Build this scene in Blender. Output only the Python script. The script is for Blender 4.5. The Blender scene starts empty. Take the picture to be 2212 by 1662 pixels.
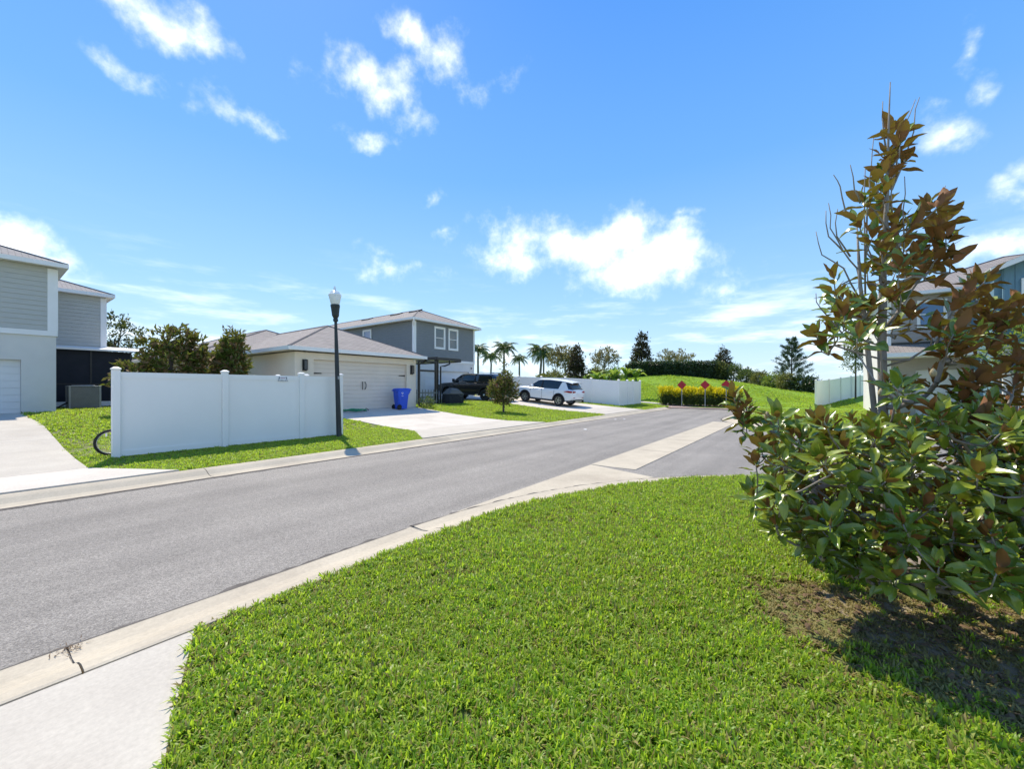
import bpy, math, random
import numpy as np
from mathutils import Vector, Matrix, Euler

# ------------------------------------------------------------------ camera, world, sun, exposure
SC = bpy.context.scene
COL = SC.collection
H = 1.6
YAW = math.atan2(644, 870)
FW = Vector((-math.sin(YAW), math.cos(YAW), 0)); RT = Vector((math.cos(YAW), math.sin(YAW), 0))
cam_d = bpy.data.cameras.new('camera'); cam = bpy.data.objects.new('camera', cam_d); COL.objects.link(cam)
cam.location = (0, 0, H); cam.rotation_euler = (math.pi/2, 0, YAW)
cam_d.sensor_width = 36; cam_d.lens = 36*870/2212; cam_d.shift_y = 7/2212
cam_d.clip_start = 0.05; cam_d.clip_end = 5000
SC.camera = cam
SUN_EL = math.radians(56)
SUN_DIR = Vector((-0.927*math.cos(SUN_EL), 0.376*math.cos(SUN_EL), math.sin(SUN_EL))).normalized()

def at(x, y, t):
    """point at a measured position of the photograph (2212 px wide) and a depth in metres"""
    return Vector((0, 0, H)) + t*(FW + (x-1106)/870*RT + Vector((0, 0, (838-y)/870)))

def build_world():
    w = bpy.data.worlds.new('World'); SC.world = w; w.use_nodes = True
    nt = w.node_tree; N = nt.nodes; L = nt.links; N.clear()
    def n(t, **k):
        o = N.new(t)
        for a, b in k.items(): setattr(o, a, b)
        return o
    def math_(op, a, b=None, c=None, clamp=False):
        m = n('ShaderNodeMath', operation=op); m.use_clamp = clamp
        for i, v in enumerate((a, b, c)):
            if v is None: continue
            if isinstance(v, (int, float)): m.inputs[i].default_value = v
            else: L.new(v, m.inputs[i])
        return m.outputs[0]
    sky = n('ShaderNodeTexSky', sky_type='NISHITA'); sky.sun_disc = False
    sky.sun_elevation = SUN_EL; sky.sun_rotation = math.atan2(SUN_DIR.x, SUN_DIR.y)
    sky.air_density = 1.0; sky.dust_density = 0.35; sky.ozone_density = 2.5; sky.altitude = 0
    hs = n('ShaderNodeHueSaturation'); hs.inputs['Saturation'].default_value = SKY_SAT; hs.inputs['Value'].default_value = SKY_VAL
    L.new(sky.outputs[0], hs.inputs['Color'])
    tint = n('ShaderNodeMix', data_type='RGBA'); tint.inputs[0].default_value = SKY_EVEN; L.new(hs.outputs[0], tint.inputs[6])
    tc = n('ShaderNodeTexCoord'); d = tc.outputs['Generated']
    sep = n('ShaderNodeSeparateXYZ'); L.new(d, sep.inputs[0])
    az = math_('ARCTAN2', sep.outputs[0], sep.outputs[1]); el = math_('ARCSINE', sep.outputs[2])
    # clear humid summer sky, the same at every bearing: pale at the horizon, deeper overhead
    ramp = n('ShaderNodeValToRGB'); el01 = math_('DIVIDE', el, math.pi/2, clamp=True); L.new(el01, ramp.inputs[0]); cr = ramp.color_ramp
    for i, (p_, c_) in enumerate(SKY_RAMP):
        e_ = cr.elements[i] if i < 2 else cr.elements.new(p_)
        e_.position = p_; e_.color = (*[v/1.5 for v in c_], 1)
    rs = n('ShaderNodeVectorMath', operation='SCALE'); L.new(ramp.outputs[0], rs.inputs[0]); rs.inputs['Scale'].default_value = 1.5/(SKY_STRENGTH*2**EXPOSURE)
    L.new(rs.outputs[0], tint.inputs[7])
    comb = n('ShaderNodeCombineXYZ'); L.new(az, comb.inputs[0]); L.new(el, comb.inputs[1])
    def noise(scale, det, rough, vec, dim='3D'):
        t = n('ShaderNodeTexNoise', noise_dimensions=dim); t.inputs['Scale'].default_value = scale
        t.inputs['Detail'].default_value = det; t.inputs['Roughness'].default_value = rough; L.new(vec, t.inputs['Vector']); return t
    # ragged edges: warp the angles with noise before the cloud shapes are measured
    w1 = noise(5.5, 5, 0.58, d); s1 = n('ShaderNodeVectorMath', operation='SUBTRACT'); L.new(w1.outputs['Color'], s1.inputs[0]); s1.inputs[1].default_value = (.5, .5, .5)
    sc1 = n('ShaderNodeVectorMath', operation='SCALE'); L.new(s1.outputs[0], sc1.inputs[0]); sc1.inputs['Scale'].default_value = 0.15
    add = n('ShaderNodeVectorMath', operation='ADD'); L.new(comb.outputs[0], add.inputs[0]); L.new(sc1.outputs[0], add.inputs[1])
    dens = None
    for (ca, ce, ra, re, k) in CLOUDS:
        a = n('ShaderNodeVectorMath', operation='SUBTRACT'); L.new(add.outputs[0], a.inputs[0]); a.inputs[1].default_value = (ca, ce, 0)
        b = n('ShaderNodeVectorMath', operation='MULTIPLY'); L.new(a.outputs[0], b.inputs[0]); b.inputs[1].default_value = (1/ra, 1/re, 0)
        c = n('ShaderNodeVectorMath', operation='LENGTH'); L.new(b.outputs[0], c.inputs[0])
        v = math_('MULTIPLY_ADD', c.outputs['Value'], -k, k)
        dens = v if dens is None else math_('MAXIMUM', dens, v)
    fb = noise(15, 8, 0.62, d)
    f = math_('MULTIPLY_ADD', fb.outputs['Fac'], 2.5, -1.27)
    tot = math_('ADD', dens, f)
    mr = n('ShaderNodeMapRange', interpolation_type='SMOOTHSTEP'); L.new(tot, mr.inputs[0])
    mr.inputs[1].default_value = 0.0; mr.inputs[2].default_value = 2.15; mr.inputs[3].default_value = 0; mr.inputs[4].default_value = 1
    # thin wisps everywhere low in the sky
    mapw = n('ShaderNodeMapping'); mapw.inputs['Scale'].default_value = (2.2, 2.2, 13); L.new(d, mapw.inputs[0])
    wn = noise(2.0, 5, 0.6, mapw.outputs[0])
    wm = n('ShaderNodeMapRange', interpolation_type='SMOOTHSTEP'); L.new(wn.outputs['Fac'], wm.inputs[0]); wm.inputs[1].default_value = .48; wm.inputs[2].default_value = .75; wm.inputs[4].default_value = .35
    lowf = n('ShaderNodeMapRange', interpolation_type='SMOOTHSTEP'); L.new(el, lowf.inputs[0]); lowf.inputs[1].default_value = .35; lowf.inputs[2].default_value = .05
    wis = math_('MULTIPLY', wm.outputs[0], lowf.outputs[0])
    dn = math_('MAXIMUM', math_('MULTIPLY', mr.outputs[0], 0.90), wis)
    # inside the cloud: soft grey-lavender variation
    sh = noise(9, 4, 0.5, d)
    cc = n('ShaderNodeMix', data_type='RGBA'); L.new(sh.outputs['Fac'], cc.inputs[0]); cc.inputs[6].default_value = CLOUD_A; cc.inputs[7].default_value = CLOUD_B
    mx = n('ShaderNodeMix', data_type='RGBA'); L.new(dn, mx.inputs[0]); L.new(tint.outputs[2], mx.inputs[6]); L.new(cc.outputs[2], mx.inputs[7])
    bg = n('ShaderNodeBackground'); bg.inputs[1].default_value = SKY_STRENGTH; L.new(mx.outputs[2], bg.inputs[0])
    out = n('ShaderNodeOutputWorld'); L.new(bg.outputs[0], out.inputs[0])

EXPOSURE = 1.30
SKY_SAT, SKY_VAL, SKY_STRENGTH, SKY_EVEN = 1.2, 1.0, 0.15, 0.90
SKY_RAMP = [(0.0, (.66, .86, 1.06)), (1.0, (.075, .26, .80)), (.13, (.37, .655, 1.0)), (.30, (.17, .455, .97)), (.50, (.082, .32, .92))]
CLOUD_A = (4.6, 4.4, 4.4, 1); CLOUD_B = (9.6, 9.0, 8.3, 1)
def _cl(x, y, rx, ry, k=1.0):
    def ae(px, py):
        d = (FW + (px-1106)/870*RT + Vector((0, 0, (838-py)/870))).normalized()
        return math.atan2(d.x, d.y), math.asin(d.z)
    a, e = ae(x, y); a2, _ = ae(x+rx, y); _, e2 = ae(x, y-ry)
    return (a, e, abs(a2-a)*1.18, abs(e2-e)*1.25, k*1.18)
CLOUDS = [_cl(*c) for c in [
    (375, 30, 130, 62, .9), (430, 70, 60, 42, .7), (290, 125, 85, 30, .6), (505, 245, 95, 48, .9), (540, 265, 70, 32, .7),
    (885, 65, 100, 46, .9), (945, 100, 58, 62, .85), (790, 160, 115, 48, .9), (850, 205, 80, 44, .7), (800, 288, 75, 28, .7), (905, 250, 60, 34, .55),
    (1060, 170, 55, 42, .35), (945, 435, 34, 18, .5),
    (1140, 520, 95, 55, .95), (1300, 530, 170, 70, 1.35), (1430, 560, 130, 78, 1.35), (1200, 520, 90, 60, 1.1), (1100, 570, 110, 48, .75), (1370, 600, 190, 34, 1.0),
    (1470, 470, 75, 18, .5), (1545, 640, 70, 26, .35), (820, 590, 60, 32, .6), (925, 585, 45, 24, .55), (975, 515, 34, 14, .4), (820, 550, 30, 14, .35),
    (50, 525, 95, 46, 1.1), (125, 562, 62, 30, .9), (-60, 560, 90, 50, 1.0),
    (2030, 265, 70, 46, .55), (2060, 300, 55, 28, .4), (2095, 90, 36, 46, .45), (2130, 160, 26, 32, .35),
    (2150, 520, 140, 50, 1.05), (2230, 500, 120, 55, 1.0), (2180, 410, 100, 30, .7), (2230, 380, 60, 40, .7),
    (1760, 730, 80, 34, .6), (1115, 780, 160, 40, .7), (1850, 690, 90, 40, .6), (1000, 800, 130, 30, .5)]]
_rc = random.Random(4)
for _i in range(48):      # unseen fair-weather clouds, more of them to add neutral fill light
    _a = _rc.uniform(.75, 4.2); _a = _a if _a < math.pi else _a-2*math.pi
    CLOUDS.append((_a, _rc.uniform(.06, 1.1), _rc.uniform(.10, .26), _rc.uniform(.04, .10), _rc.uniform(.8, 1.3)))
build_world()
sun_d = bpy.data.lights.new('sun', 'SUN'); sun_d.energy = 2.5; sun_d.angle = math.radians(0.55); sun_d.color = (1.0, 0.905, 0.75)
sun = bpy.data.objects.new('sun', sun_d); COL.objects.link(sun)
sun.rotation_euler = SUN_DIR.to_track_quat('Z', 'Y').to_euler(); sun.location = (-20, 10, 40)
vs = SC.view_settings; vs.view_transform = 'Standard'; vs.look = 'None'; vs.exposure = EXPOSURE; vs.gamma = 1; vs.use_curve_mapping = False
SC.render.engine = 'CYCLES'
cy = SC.cycles; cy.use_denoising = True; cy.max_bounces = 8; cy.diffuse_bounces = 4; cy.glossy_bounces = 3; cy.transmission_bounces = 6; cy.transparent_max_bounces = 8
cy.sample_clamp_indirect = 6; cy.use_adaptive_sampling = True

# ------------------------------------------------------------------ helpers
RNG = random.Random(11)
class MB:
    """collects shapes; build() links them as one mesh object"""
    def __init__(s): s.v = []; s.f = []; s.m = []; s.uv = {}
    def add(s, vs, fs, mi=0):
        o = len(s.v); s.v += [tuple(p) for p in vs]
        for f in fs: s.f.append(tuple(i+o for i in f)); s.m.append(mi)
        return s
    def box(s, a, b, mi=0):
        (x0, y0, z0), (x1, y1, z1) = a, b
        return s.add([(x0,y0,z0),(x1,y0,z0),(x1,y1,z0),(x0,y1,z0),(x0,y0,z1),(x1,y0,z1),(x1,y1,z1),(x0,y1,z1)],
                     [(0,3,2,1),(4,5,6,7),(0,1,5,4),(1,2,6,5),(2,3,7,6),(3,0,4,7)], mi)
    def frame_box(s, o, u, w, a0, a1, b0, b1, z0, z1, mi=0):
        """box in a wall's frame: a along u, b along w (outward), z up"""
        P = lambda a, b, z: (o[0]+u[0]*a+w[0]*b, o[1]+u[1]*a+w[1]*b, z)
        vs = [P(a0,b0,z0),P(a1,b0,z0),P(a1,b1,z0),P(a0,b1,z0),P(a0,b0,z1),P(a1,b0,z1),P(a1,b1,z1),P(a0,b1,z1)]
        fs = [(0,3,2,1),(4,5,6,7),(0,1,5,4),(1,2,6,5),(2,3,7,6),(3,0,4,7)]
        if u[0]*w[1]-u[1]*w[0] < 0: fs = [f[::-1] for f in fs]
        return s.add(vs, fs, mi)
    def prism(s, pts, z0, z1, mi=0):
        """vertical prism over a ccw outline; z0/z1 may be functions of (x, y)"""
        g0 = z0 if callable(z0) else (lambda x, y: z0); g1 = z1 if callable(z1) else (lambda x, y: z1)
        k = len(pts); vs = [(x, y, g0(x, y)) for x, y in pts]+[(x, y, g1(x, y)) for x, y in pts]
        fs = [tuple(range(k-1, -1, -1)), tuple(range(k, 2*k))]+[(i, (i+1) % k, k+(i+1) % k, k+i) for i in range(k)]
        return s.add(vs, fs, mi)
    def extrude(s, poly, d, mi=0):
        """closed 3-d outline pushed along the vector d"""
        k = len(poly); d = Vector(d); vs = [Vector(p) for p in poly]; vs += [p+d for p in vs]
        return s.add(vs, [tuple(range(k-1, -1, -1)), tuple(range(k, 2*k))]+[(i, (i+1) % k, k+(i+1) % k, k+i) for i in range(k)], mi)
    def tube(s, pts, rad, n=6, mi=0, cap=True):
        pts = [Vector(p) for p in pts]; m = len(pts)
        rad = rad if hasattr(rad, '__len__') else [rad]*m
        vs = []; t0 = (pts[1]-pts[0]).normalized(); up = Vector((0, 0, 1)) if abs(t0.z) < .9 else Vector((1, 0, 0))
        a = t0.cross(up).normalized()
        for i in range(m):
            t = (pts[min(i+1, m-1)]-pts[max(i-1, 0)]).normalized()
            a = (a-t*a.dot(t)).normalized(); b = t.cross(a)
            for k in range(n):
                an = 2*math.pi*k/n; vs.append(pts[i]+rad[i]*(math.cos(an)*a+math.sin(an)*b))
        fs = [(i*n+k, i*n+(k+1) % n, (i+1)*n+(k+1) % n, (i+1)*n+k) for i in range(m-1) for k in range(n)]
        if cap: fs += [tuple(range(n-1, -1, -1)), tuple(range((m-1)*n, m*n))]
        return s.add(vs, fs, mi)
    def lathe(s, prof, c=(0, 0, 0), n=12, mi=0, axis='z', cap=True):
        """profile of (radius, height)"""
        vs = []
        for r, h in prof:
            for k in range(n):
                an = 2*math.pi*k/n; x, y = r*math.cos(an), r*math.sin(an)
                p = (x, y, h) if axis == 'z' else ((x, h, y) if axis == 'y' else (h, x, y))
                vs.append((p[0]+c[0], p[1]+c[1], p[2]+c[2]))
        m = len(prof); fs = [(i*n+k, i*n+(k+1) % n, (i+1)*n+(k+1) % n, (i+1)*n+k) for i in range(m-1) for k in range(n)]
        if cap: fs += [tuple(range(n-1, -1, -1)), tuple(range((m-1)*n, m*n))]
        if axis == 'y': fs = [f[::-1] for f in fs]
        return s.add(vs, fs, mi)
    def loft(s, rings, mi=0, closed=False, cap=True):
        """rings: equal-length lists of points"""
        n = len(rings[0]); m = len(rings); vs = [p for r in rings for p in r]; fs = []
        for i in range(m-1):
            for k in range(n if closed else n-1):
                fs.append((i*n+k, (i+1)*n+k, (i+1)*n+(k+1) % n, i*n+(k+1) % n))
        if cap: fs += [tuple(range(n)), tuple(range(m*n-1, (m-1)*n-1, -1))]
        return s.add(vs, fs, mi)
    def build(s, name, mats, parent=None, smooth=False, label=None, kind=None, local=False, uv=None):
        me = bpy.data.meshes.new(name)
        off = Vector((0, 0, 0))
        if parent is not None and not local: off = wloc(parent)
        me.from_pydata([(p[0]-off.x, p[1]-off.y, p[2]-off.z) for p in s.v] if off.length else s.v, [], s.f)
        mats = mats if isinstance(mats, (list, tuple)) else [mats]
        for m in mats: me.materials.append(m)
        if len(mats) > 1: me.polygons.foreach_set('material_index', s.m)
        if smooth: me.polygons.foreach_set('use_smooth', [True]*len(s.f))
        if uv: 
            ul = me.uv_layers.new(name='UVMap'); flat = []
            for f, fn in zip(s.f, uv):
                for i in f: flat += list(fn(s.v[i]))
            ul.data.foreach_set('uv', flat)
        me.update()
        return link(name, me, parent, label, kind)
def wloc(o):
    v = Vector((0, 0, 0))
    while o is not None: v = v+Vector(o.location); o = o.parent
    return v
def link(name, me, parent=None, label=None, kind=None):
    o = bpy.data.objects.new(name, me); COL.objects.link(o); o.parent = parent
    if label: o['label'] = label
    if kind: o['kind'] = kind
    return o
def tag(o, label, cat, group=None, kind=None):
    o['label'] = label
    if cat: o['category'] = cat
    if group: o['group'] = group
    if kind: o['kind'] = kind
    return o
def thing(name, label, cat, loc=(0, 0, 0), rz=0, group=None, kind=None, rot=None):
    o = bpy.data.objects.new(name, None); COL.objects.link(o); o.empty_display_size = .2
    o.location = loc; o.rotation_euler = rot or (0, 0, rz)
    return tag(o, label, cat, group, kind)
def copy_tree(o, parent=None):
    c = o.copy(); COL.objects.link(c); c.parent = parent
    for ch in list(o.children): copy_tree(ch, c)
    return c
def smooth_angle(o, ang=40):
    me = o.data; me.polygons.foreach_set('use_smooth', [True]*len(me.polygons))
    try: me.set_sharp_from_angle(angle=math.radians(ang))
    except Exception: pass
    return o
def bevel(o, w=.01, seg=2):
    m = o.modifiers.new('bevel', 'BEVEL'); m.width = w; m.segments = seg; m.limit_method = 'ANGLE'; m.angle_limit = math.radians(40); return o

# ------------------------------------------------------------------ materials
def rgb(c): return (c[0], c[1], c[2], 1)
def mat(name, c, c2=None, scale=4.0, rough=.6, metal=0, bump=0, bscale=60, spec=.5, detail=5, stretch=(1, 1, 1), coat=0, speck=None, trans=0, ramp=(.35, .65)):
    """procedural surface: two tones mixed by noise, fine bump; speck=(colour, scale, amount) adds small grains"""
    m = bpy.data.materials.new(name); m.use_nodes = True; nt = m.node_tree; N = nt.nodes; L = nt.links
    b = N['Principled BSDF']; b.inputs['Roughness'].default_value = rough; b.inputs['Metallic'].default_value = metal
    b.inputs['Specular IOR Level'].default_value = spec; b.inputs['Coat Weight'].default_value = coat; b.inputs['Coat Roughness'].default_value = .08
    if trans: b.inputs['Transmission Weight'].default_value = trans
    tc = N.new('ShaderNodeTexCoord'); mp = N.new('ShaderNodeMapping'); mp.inputs['Scale'].default_value = stretch; L.new(tc.outputs['Object'], mp.inputs[0])
    c2 = c2 or tuple(x*.88 for x in c)
    t = N.new('ShaderNodeTexNoise'); t.inputs['Scale'].default_value = scale; t.inputs['Detail'].default_value = detail; t.inputs['Roughness'].default_value = .6; L.new(mp.outputs[0], t.inputs[0])
    mr = N.new('ShaderNodeMapRange'); L.new(t.outputs['Fac'], mr.inputs[0]); mr.inputs[1].default_value, mr.inputs[2].default_value = ramp
    mx = N.new('ShaderNodeMix'); mx.data_type = 'RGBA'; L.new(mr.outputs[0], mx.inputs[0]); mx.inputs[6].default_value = rgb(c); mx.inputs[7].default_value = rgb(c2)
    col = mx.outputs[2]
    if speck:
        v = N.new('ShaderNodeTexVoronoi'); v.inputs['Scale'].default_value = speck[1]; L.new(mp.outputs[0], v.inputs[0])
        sr = N.new('ShaderNodeMapRange'); sx = N.new('ShaderNodeSeparateColor'); L.new(v.outputs['Color'], sx.inputs[0]); L.new(sx.outputs[0], sr.inputs[0])
        sr.inputs[1].default_value = 1-speck[2]; sr.inputs[2].default_value = 1; sr.inputs[4].default_value = .85
        m2 = N.new('ShaderNodeMix'); m2.data_type = 'RGBA'; L.new(sr.outputs[0], m2.inputs[0]); L.new(col, m2.inputs[6]); m2.inputs[7].default_value = rgb(speck[0]); col = m2.outputs[2]
    L.new(col, b.inputs['Base Color'])
    if bump:
        bn = N.new('ShaderNodeTexNoise'); bn.inputs['Scale'].default_value = bscale; bn.inputs['Detail'].default_value = 3; L.new(mp.outputs[0], bn.inputs[0])
        bp = N.new('ShaderNodeBump'); bp.inputs['Strength'].default_value = bump; bp.inputs['Distance'].default_value = .01; L.new(bn.outputs['Fac'], bp.inputs['Height']); L.new(bp.outputs[0], b.inputs['Normal'])
    return m
def leaf_mat(name, top, top2, under=None, gloss=.35, trans=(.3, .42, .05), tmix=.35, spec=.5, vscale=1.5, rnd=.0):
    """two-sided leaf: upper colour, own underside colour, light passing through"""
    m = bpy.data.materials.new(name); m.use_nodes = True; nt = m.node_tree; N = nt.nodes; L = nt.links
    b = N['Principled BSDF']; out = N['Material Output']; b.inputs['Roughness'].default_value = gloss; b.inputs['Specular IOR Level'].default_value = spec
    g = N.new('ShaderNodeNewGeometry'); t = N.new('ShaderNodeTexNoise'); t.inputs['Scale'].default_value = vscale; t.inputs['Detail'].default_value = 4; L.new(g.outputs['Position'], t.inputs[0])
    mr = N.new('ShaderNodeMapRange'); L.new(t.outputs['Fac'], mr.inputs[0]); mr.inputs[1].default_value = .35; mr.inputs[2].default_value = .65
    fac = mr.outputs[0]
    if rnd:
        oi = N.new('ShaderNodeObjectInfo'); ad = N.new('ShaderNodeMath'); ad.operation = 'MULTIPLY_ADD'; L.new(oi.outputs['Random'], ad.inputs[0]); ad.inputs[1].default_value = rnd; L.new(fac, ad.inputs[2])
        sb = N.new('ShaderNodeMath'); sb.operation = 'SUBTRACT'; sb.use_clamp = True; L.new(ad.outputs[0], sb.inputs[0]); sb.inputs[1].default_value = rnd/2; fac = sb.outputs[0]
    mx = N.new('ShaderNodeMix'); mx.data_type = 'RGBA'; L.new(fac, mx.inputs[0]); mx.inputs[6].default_value = rgb(top); mx.inputs[7].default_value = rgb(top2)
    col = mx.outputs[2]
    if under:
        m2 = N.new('ShaderNodeMix'); m2.data_type = 'RGBA'; L.new(g.outputs['Backfacing'], m2.inputs[0]); L.new(col, m2.inputs[6]); m2.inputs[7].default_value = rgb(under); col = m2.outputs[2]
        rr = N.new('ShaderNodeMapRange'); L.new(g.outputs['Backfacing'], rr.inputs[0]); rr.inputs[3].default_value = gloss; rr.inputs[4].default_value = .75; L.new(rr.outputs[0], b.inputs['Roughness'])
    L.new(col, b.inputs['Base Color'])
    tr = N.new('ShaderNodeBsdfTranslucent'); tm = N.new('ShaderNodeMix'); tm.data_type = 'RGBA'; L.new(fac, tm.inputs[0]); tm.inputs[6].default_value = rgb(trans); tm.inputs[7].default_value = rgb(tuple(x*.75 for x in trans)); L.new(tm.outputs[2], tr.inputs[0])
    ms = N.new('ShaderNodeMixShader'); ms.inputs[0].default_value = tmix; L.new(b.outputs[0], ms.inputs[1]); L.new(tr.outputs[0], ms.inputs[2]); L.new(ms.outputs[0], out.inputs[0])
    return m
def shingle_mat(name, c, c2, mortar):
    m = mat(name, c, c2, scale=.6, rough=.9); nt = m.node_tree; N = nt.nodes; L = nt.links; b = N['Principled BSDF']
    uv = N.new('ShaderNodeUVMap'); uv.uv_map = 'UVMap'
    br = N.new('ShaderNodeTexBrick'); L.new(uv.outputs[0], br.inputs['Vector']); br.inputs['Scale'].default_value = 1; br.inputs['Brick Width'].default_value = .31; br.inputs['Row Height'].default_value = .14
    br.inputs['Mortar Size'].default_value = .012; br.inputs['Mortar Smooth'].default_value = .3; br.inputs['Bias'].default_value = -.1
    br.inputs['Color1'].default_value = rgb(c); br.inputs['Color2'].default_value = rgb(c2); br.inputs['Mortar'].default_value = rgb(mortar)
    ns = N.new('ShaderNodeTexNoise'); ns.inputs['Scale'].default_value = 55; ns.inputs['Detail'].default_value = 3; L.new(uv.outputs[0], ns.inputs[0])
    mx = N.new('ShaderNodeMix'); mx.data_type = 'RGBA'; mx.blend_type = 'OVERLAY'; mx.inputs[0].default_value = .45; L.new(br.outputs['Color'], mx.inputs[6]); L.new(ns.outputs['Color'], mx.inputs[7])
    hs = N.new('ShaderNodeHueSaturation'); hs.inputs['Saturation'].default_value = .75; L.new(mx.outputs[2], hs.inputs['Color']); L.new(hs.outputs[0], b.inputs['Base Color'])
    bp = N.new('ShaderNodeBump'); bp.inputs['Strength'].default_value = .5; bp.inputs['Distance'].default_value = .02; L.new(br.outputs['Fac'], bp.inputs['Height']); bp.invert = True; L.new(bp.outputs[0], b.inputs['Normal'])
    return m
def asphalt_mat():
    m = mat('asphalt', (.262, .241, .211), (.206, .189, .167), scale=.7, rough=.78, spec=.35, detail=8, ramp=(.3, .7)); nt = m.node_tree; N = nt.nodes; L = nt.links; b = N['Principled BSDF']
    base = b.inputs['Base Color'].links[0].from_socket; tc = [x for x in N if x.bl_idname == 'ShaderNodeTexCoord'][0]
    v = N.new('ShaderNodeTexVoronoi'); v.inputs['Scale'].default_value = 130; L.new(tc.outputs['Object'], v.inputs[0])
    v2 = N.new('ShaderNodeTexVoronoi'); v2.inputs['Scale'].default_value = 60; L.new(tc.outputs['Object'], v2.inputs[0])
    s = N.new('ShaderNodeSeparateColor'); L.new(v.outputs['Color'], s.inputs[0]); s2 = N.new('ShaderNodeSeparateColor'); L.new(v2.outputs['Color'], s2.inputs[0])
    mr = N.new('ShaderNodeMapRange'); L.new(s.outputs[0], mr.inputs[0]); mr.inputs[3].default_value = .66; mr.inputs[4].default_value = 1.36
    mr2 = N.new('ShaderNodeMapRange'); L.new(s2.outputs[1], mr2.inputs[0]); mr2.inputs[3].default_value = .86; mr2.inputs[4].default_value = 1.14
    mu = N.new('ShaderNodeMath'); mu.operation = 'MULTIPLY'; L.new(mr.outputs[0], mu.inputs[0]); L.new(mr2.outputs[0], mu.inputs[1])
    vm = N.new('ShaderNodeVectorMath'); vm.operation = 'SCALE'; L.new(base, vm.inputs[0]); L.new(mu.outputs[0], vm.inputs['Scale'])
    # long faint wear bands along the wheel tracks and old tyre scuffs
    mp = N.new('ShaderNodeMapping'); mp.inputs['Scale'].default_value = (1.1, .05, 1); L.new(tc.outputs['Object'], mp.inputs[0])
    w = N.new('ShaderNodeTexNoise'); w.inputs['Scale'].default_value = 1.6; w.inputs['Detail'].default_value = 6; L.new(mp.outputs[0], w.inputs[0])
    wr = N.new('ShaderNodeMapRange'); L.new(w.outputs['Fac'], wr.inputs[0]); wr.inputs[1].default_value = .35; wr.inputs[2].default_value = .65; wr.inputs[3].default_value = .85; wr.inputs[4].default_value = 1.10
    v3 = N.new('ShaderNodeVectorMath'); v3.operation = 'SCALE'; L.new(vm.outputs[0], v3.inputs[0]); L.new(wr.outputs[0], v3.inputs['Scale']); L.new(v3.outputs[0], b.inputs['Base Color'])
    bp = N.new('ShaderNodeBump'); bp.inputs['Strength'].default_value = .7; bp.inputs['Distance'].default_value = .006; L.new(v.outputs['Distance'], bp.inputs['Height']); bp.invert = True; L.new(bp.outputs[0], b.inputs['Normal'])
    return m
def concrete_mat(name, c, c2, stain):
    m = mat(name, c, c2, scale=1.3, rough=.88, spec=.22, detail=10); nt = m.node_tree; N = nt.nodes; L = nt.links; b = N['Principled BSDF']
    base = b.inputs['Base Color'].links[0].from_socket; tc = [x for x in N if x.bl_idname == 'ShaderNodeTexCoord'][0]
    def noise(sc, det, stretch):
        mp = N.new('ShaderNodeMapping'); mp.inputs['Scale'].default_value = stretch; L.new(tc.outputs['Object'], mp.inputs[0])
        t = N.new('ShaderNodeTexNoise'); t.inputs['Scale'].default_value = sc; t.inputs['Detail'].default_value = det; t.inputs['Roughness'].default_value = .65; L.new(mp.outputs[0], t.inputs[0]); return t.outputs['Fac']
    def rng(v, a, b_, c_, d): r = N.new('ShaderNodeMapRange'); L.new(v, r.inputs[0]); r.inputs[1].default_value = a; r.inputs[2].default_value = b_; r.inputs[3].default_value = c_; r.inputs[4].default_value = d; return r.outputs[0]
    mx = N.new('ShaderNodeMix'); mx.data_type = 'RGBA'; L.new(rng(noise(.55, 9, (1, 1, 1)), .52, .78, 0, .55), mx.inputs[0]); L.new(base, mx.inputs[6]); mx.inputs[7].default_value = rgb(stain)
    sp = rng(noise(38, 3, (1, 1, 1)), .3, .7, .90, 1.06); br = rng(noise(9, 4, (14, .6, 1)), .3, .7, .96, 1.03)
    mu = N.new('ShaderNodeMath'); mu.operation = 'MULTIPLY'; L.new(sp, mu.inputs[0]); L.new(br, mu.inputs[1])
    vm = N.new('ShaderNodeVectorMath'); vm.operation = 'SCALE'; L.new(mx.outputs[2], vm.inputs[0]); L.new(mu.outputs[0], vm.inputs['Scale']); L.new(vm.outputs[0], b.inputs['Base Color'])
    bp = N.new('ShaderNodeBump'); bp.inputs['Strength'].default_value = .25; bp.inputs['Distance'].default_value = .004; L.new(noise(120, 3, (1, 1, 1)), bp.inputs['Height']); L.new(bp.outputs[0], b.inputs['Normal'])
    return m
M = {}
M['asphalt'] = asphalt_mat()
M['concrete'] = concrete_mat('driveway_concrete', (.60, .55, .475), (.53, .485, .415), (.40, .35, .29))
M['concrete2'] = concrete_mat('apron_concrete', (.52, .48, .405), (.46, .42, .355), (.40, .355, .29))
M['curb'] = concrete_mat('curb_concrete', (.51, .45, .345), (.43, .378, .29), (.27, .22, .17))
M['joint'] = mat('joint_dirt_shade', (.075, .065, .055), (.13, .115, .10), scale=25, rough=.95)
M['thatch'] = mat('lawn_soil', (.12, .16, .035), (.16, .16, .05), scale=5, rough=.95, bump=.6, bscale=40, detail=7)
M['lawn_far'] = mat('mown_grass_far', (.15, .26, .022), (.20, .31, .03), scale=.35, rough=.9, bump=.9, bscale=14, detail=10, spec=.15)
M['soil'] = mat('dry_soil', (.20, .16, .10), (.27, .22, .14), scale=9, rough=.95, bump=.9, bscale=50)
M['white'] = mat('white_vinyl', (.88, .855, .81), (.85, .825, .78), scale=.8, rough=.45, bump=.03, bscale=25)
M['trim'] = mat('white_trim', (.82, .81, .78), (.78, .77, .74), scale=1.5, rough=.55)
M['stucco_grey'] = mat('grey_stucco', (.68, .655, .60), (.63, .605, .555), scale=1.0, rough=.9, bump=.5, bscale=90)
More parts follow.
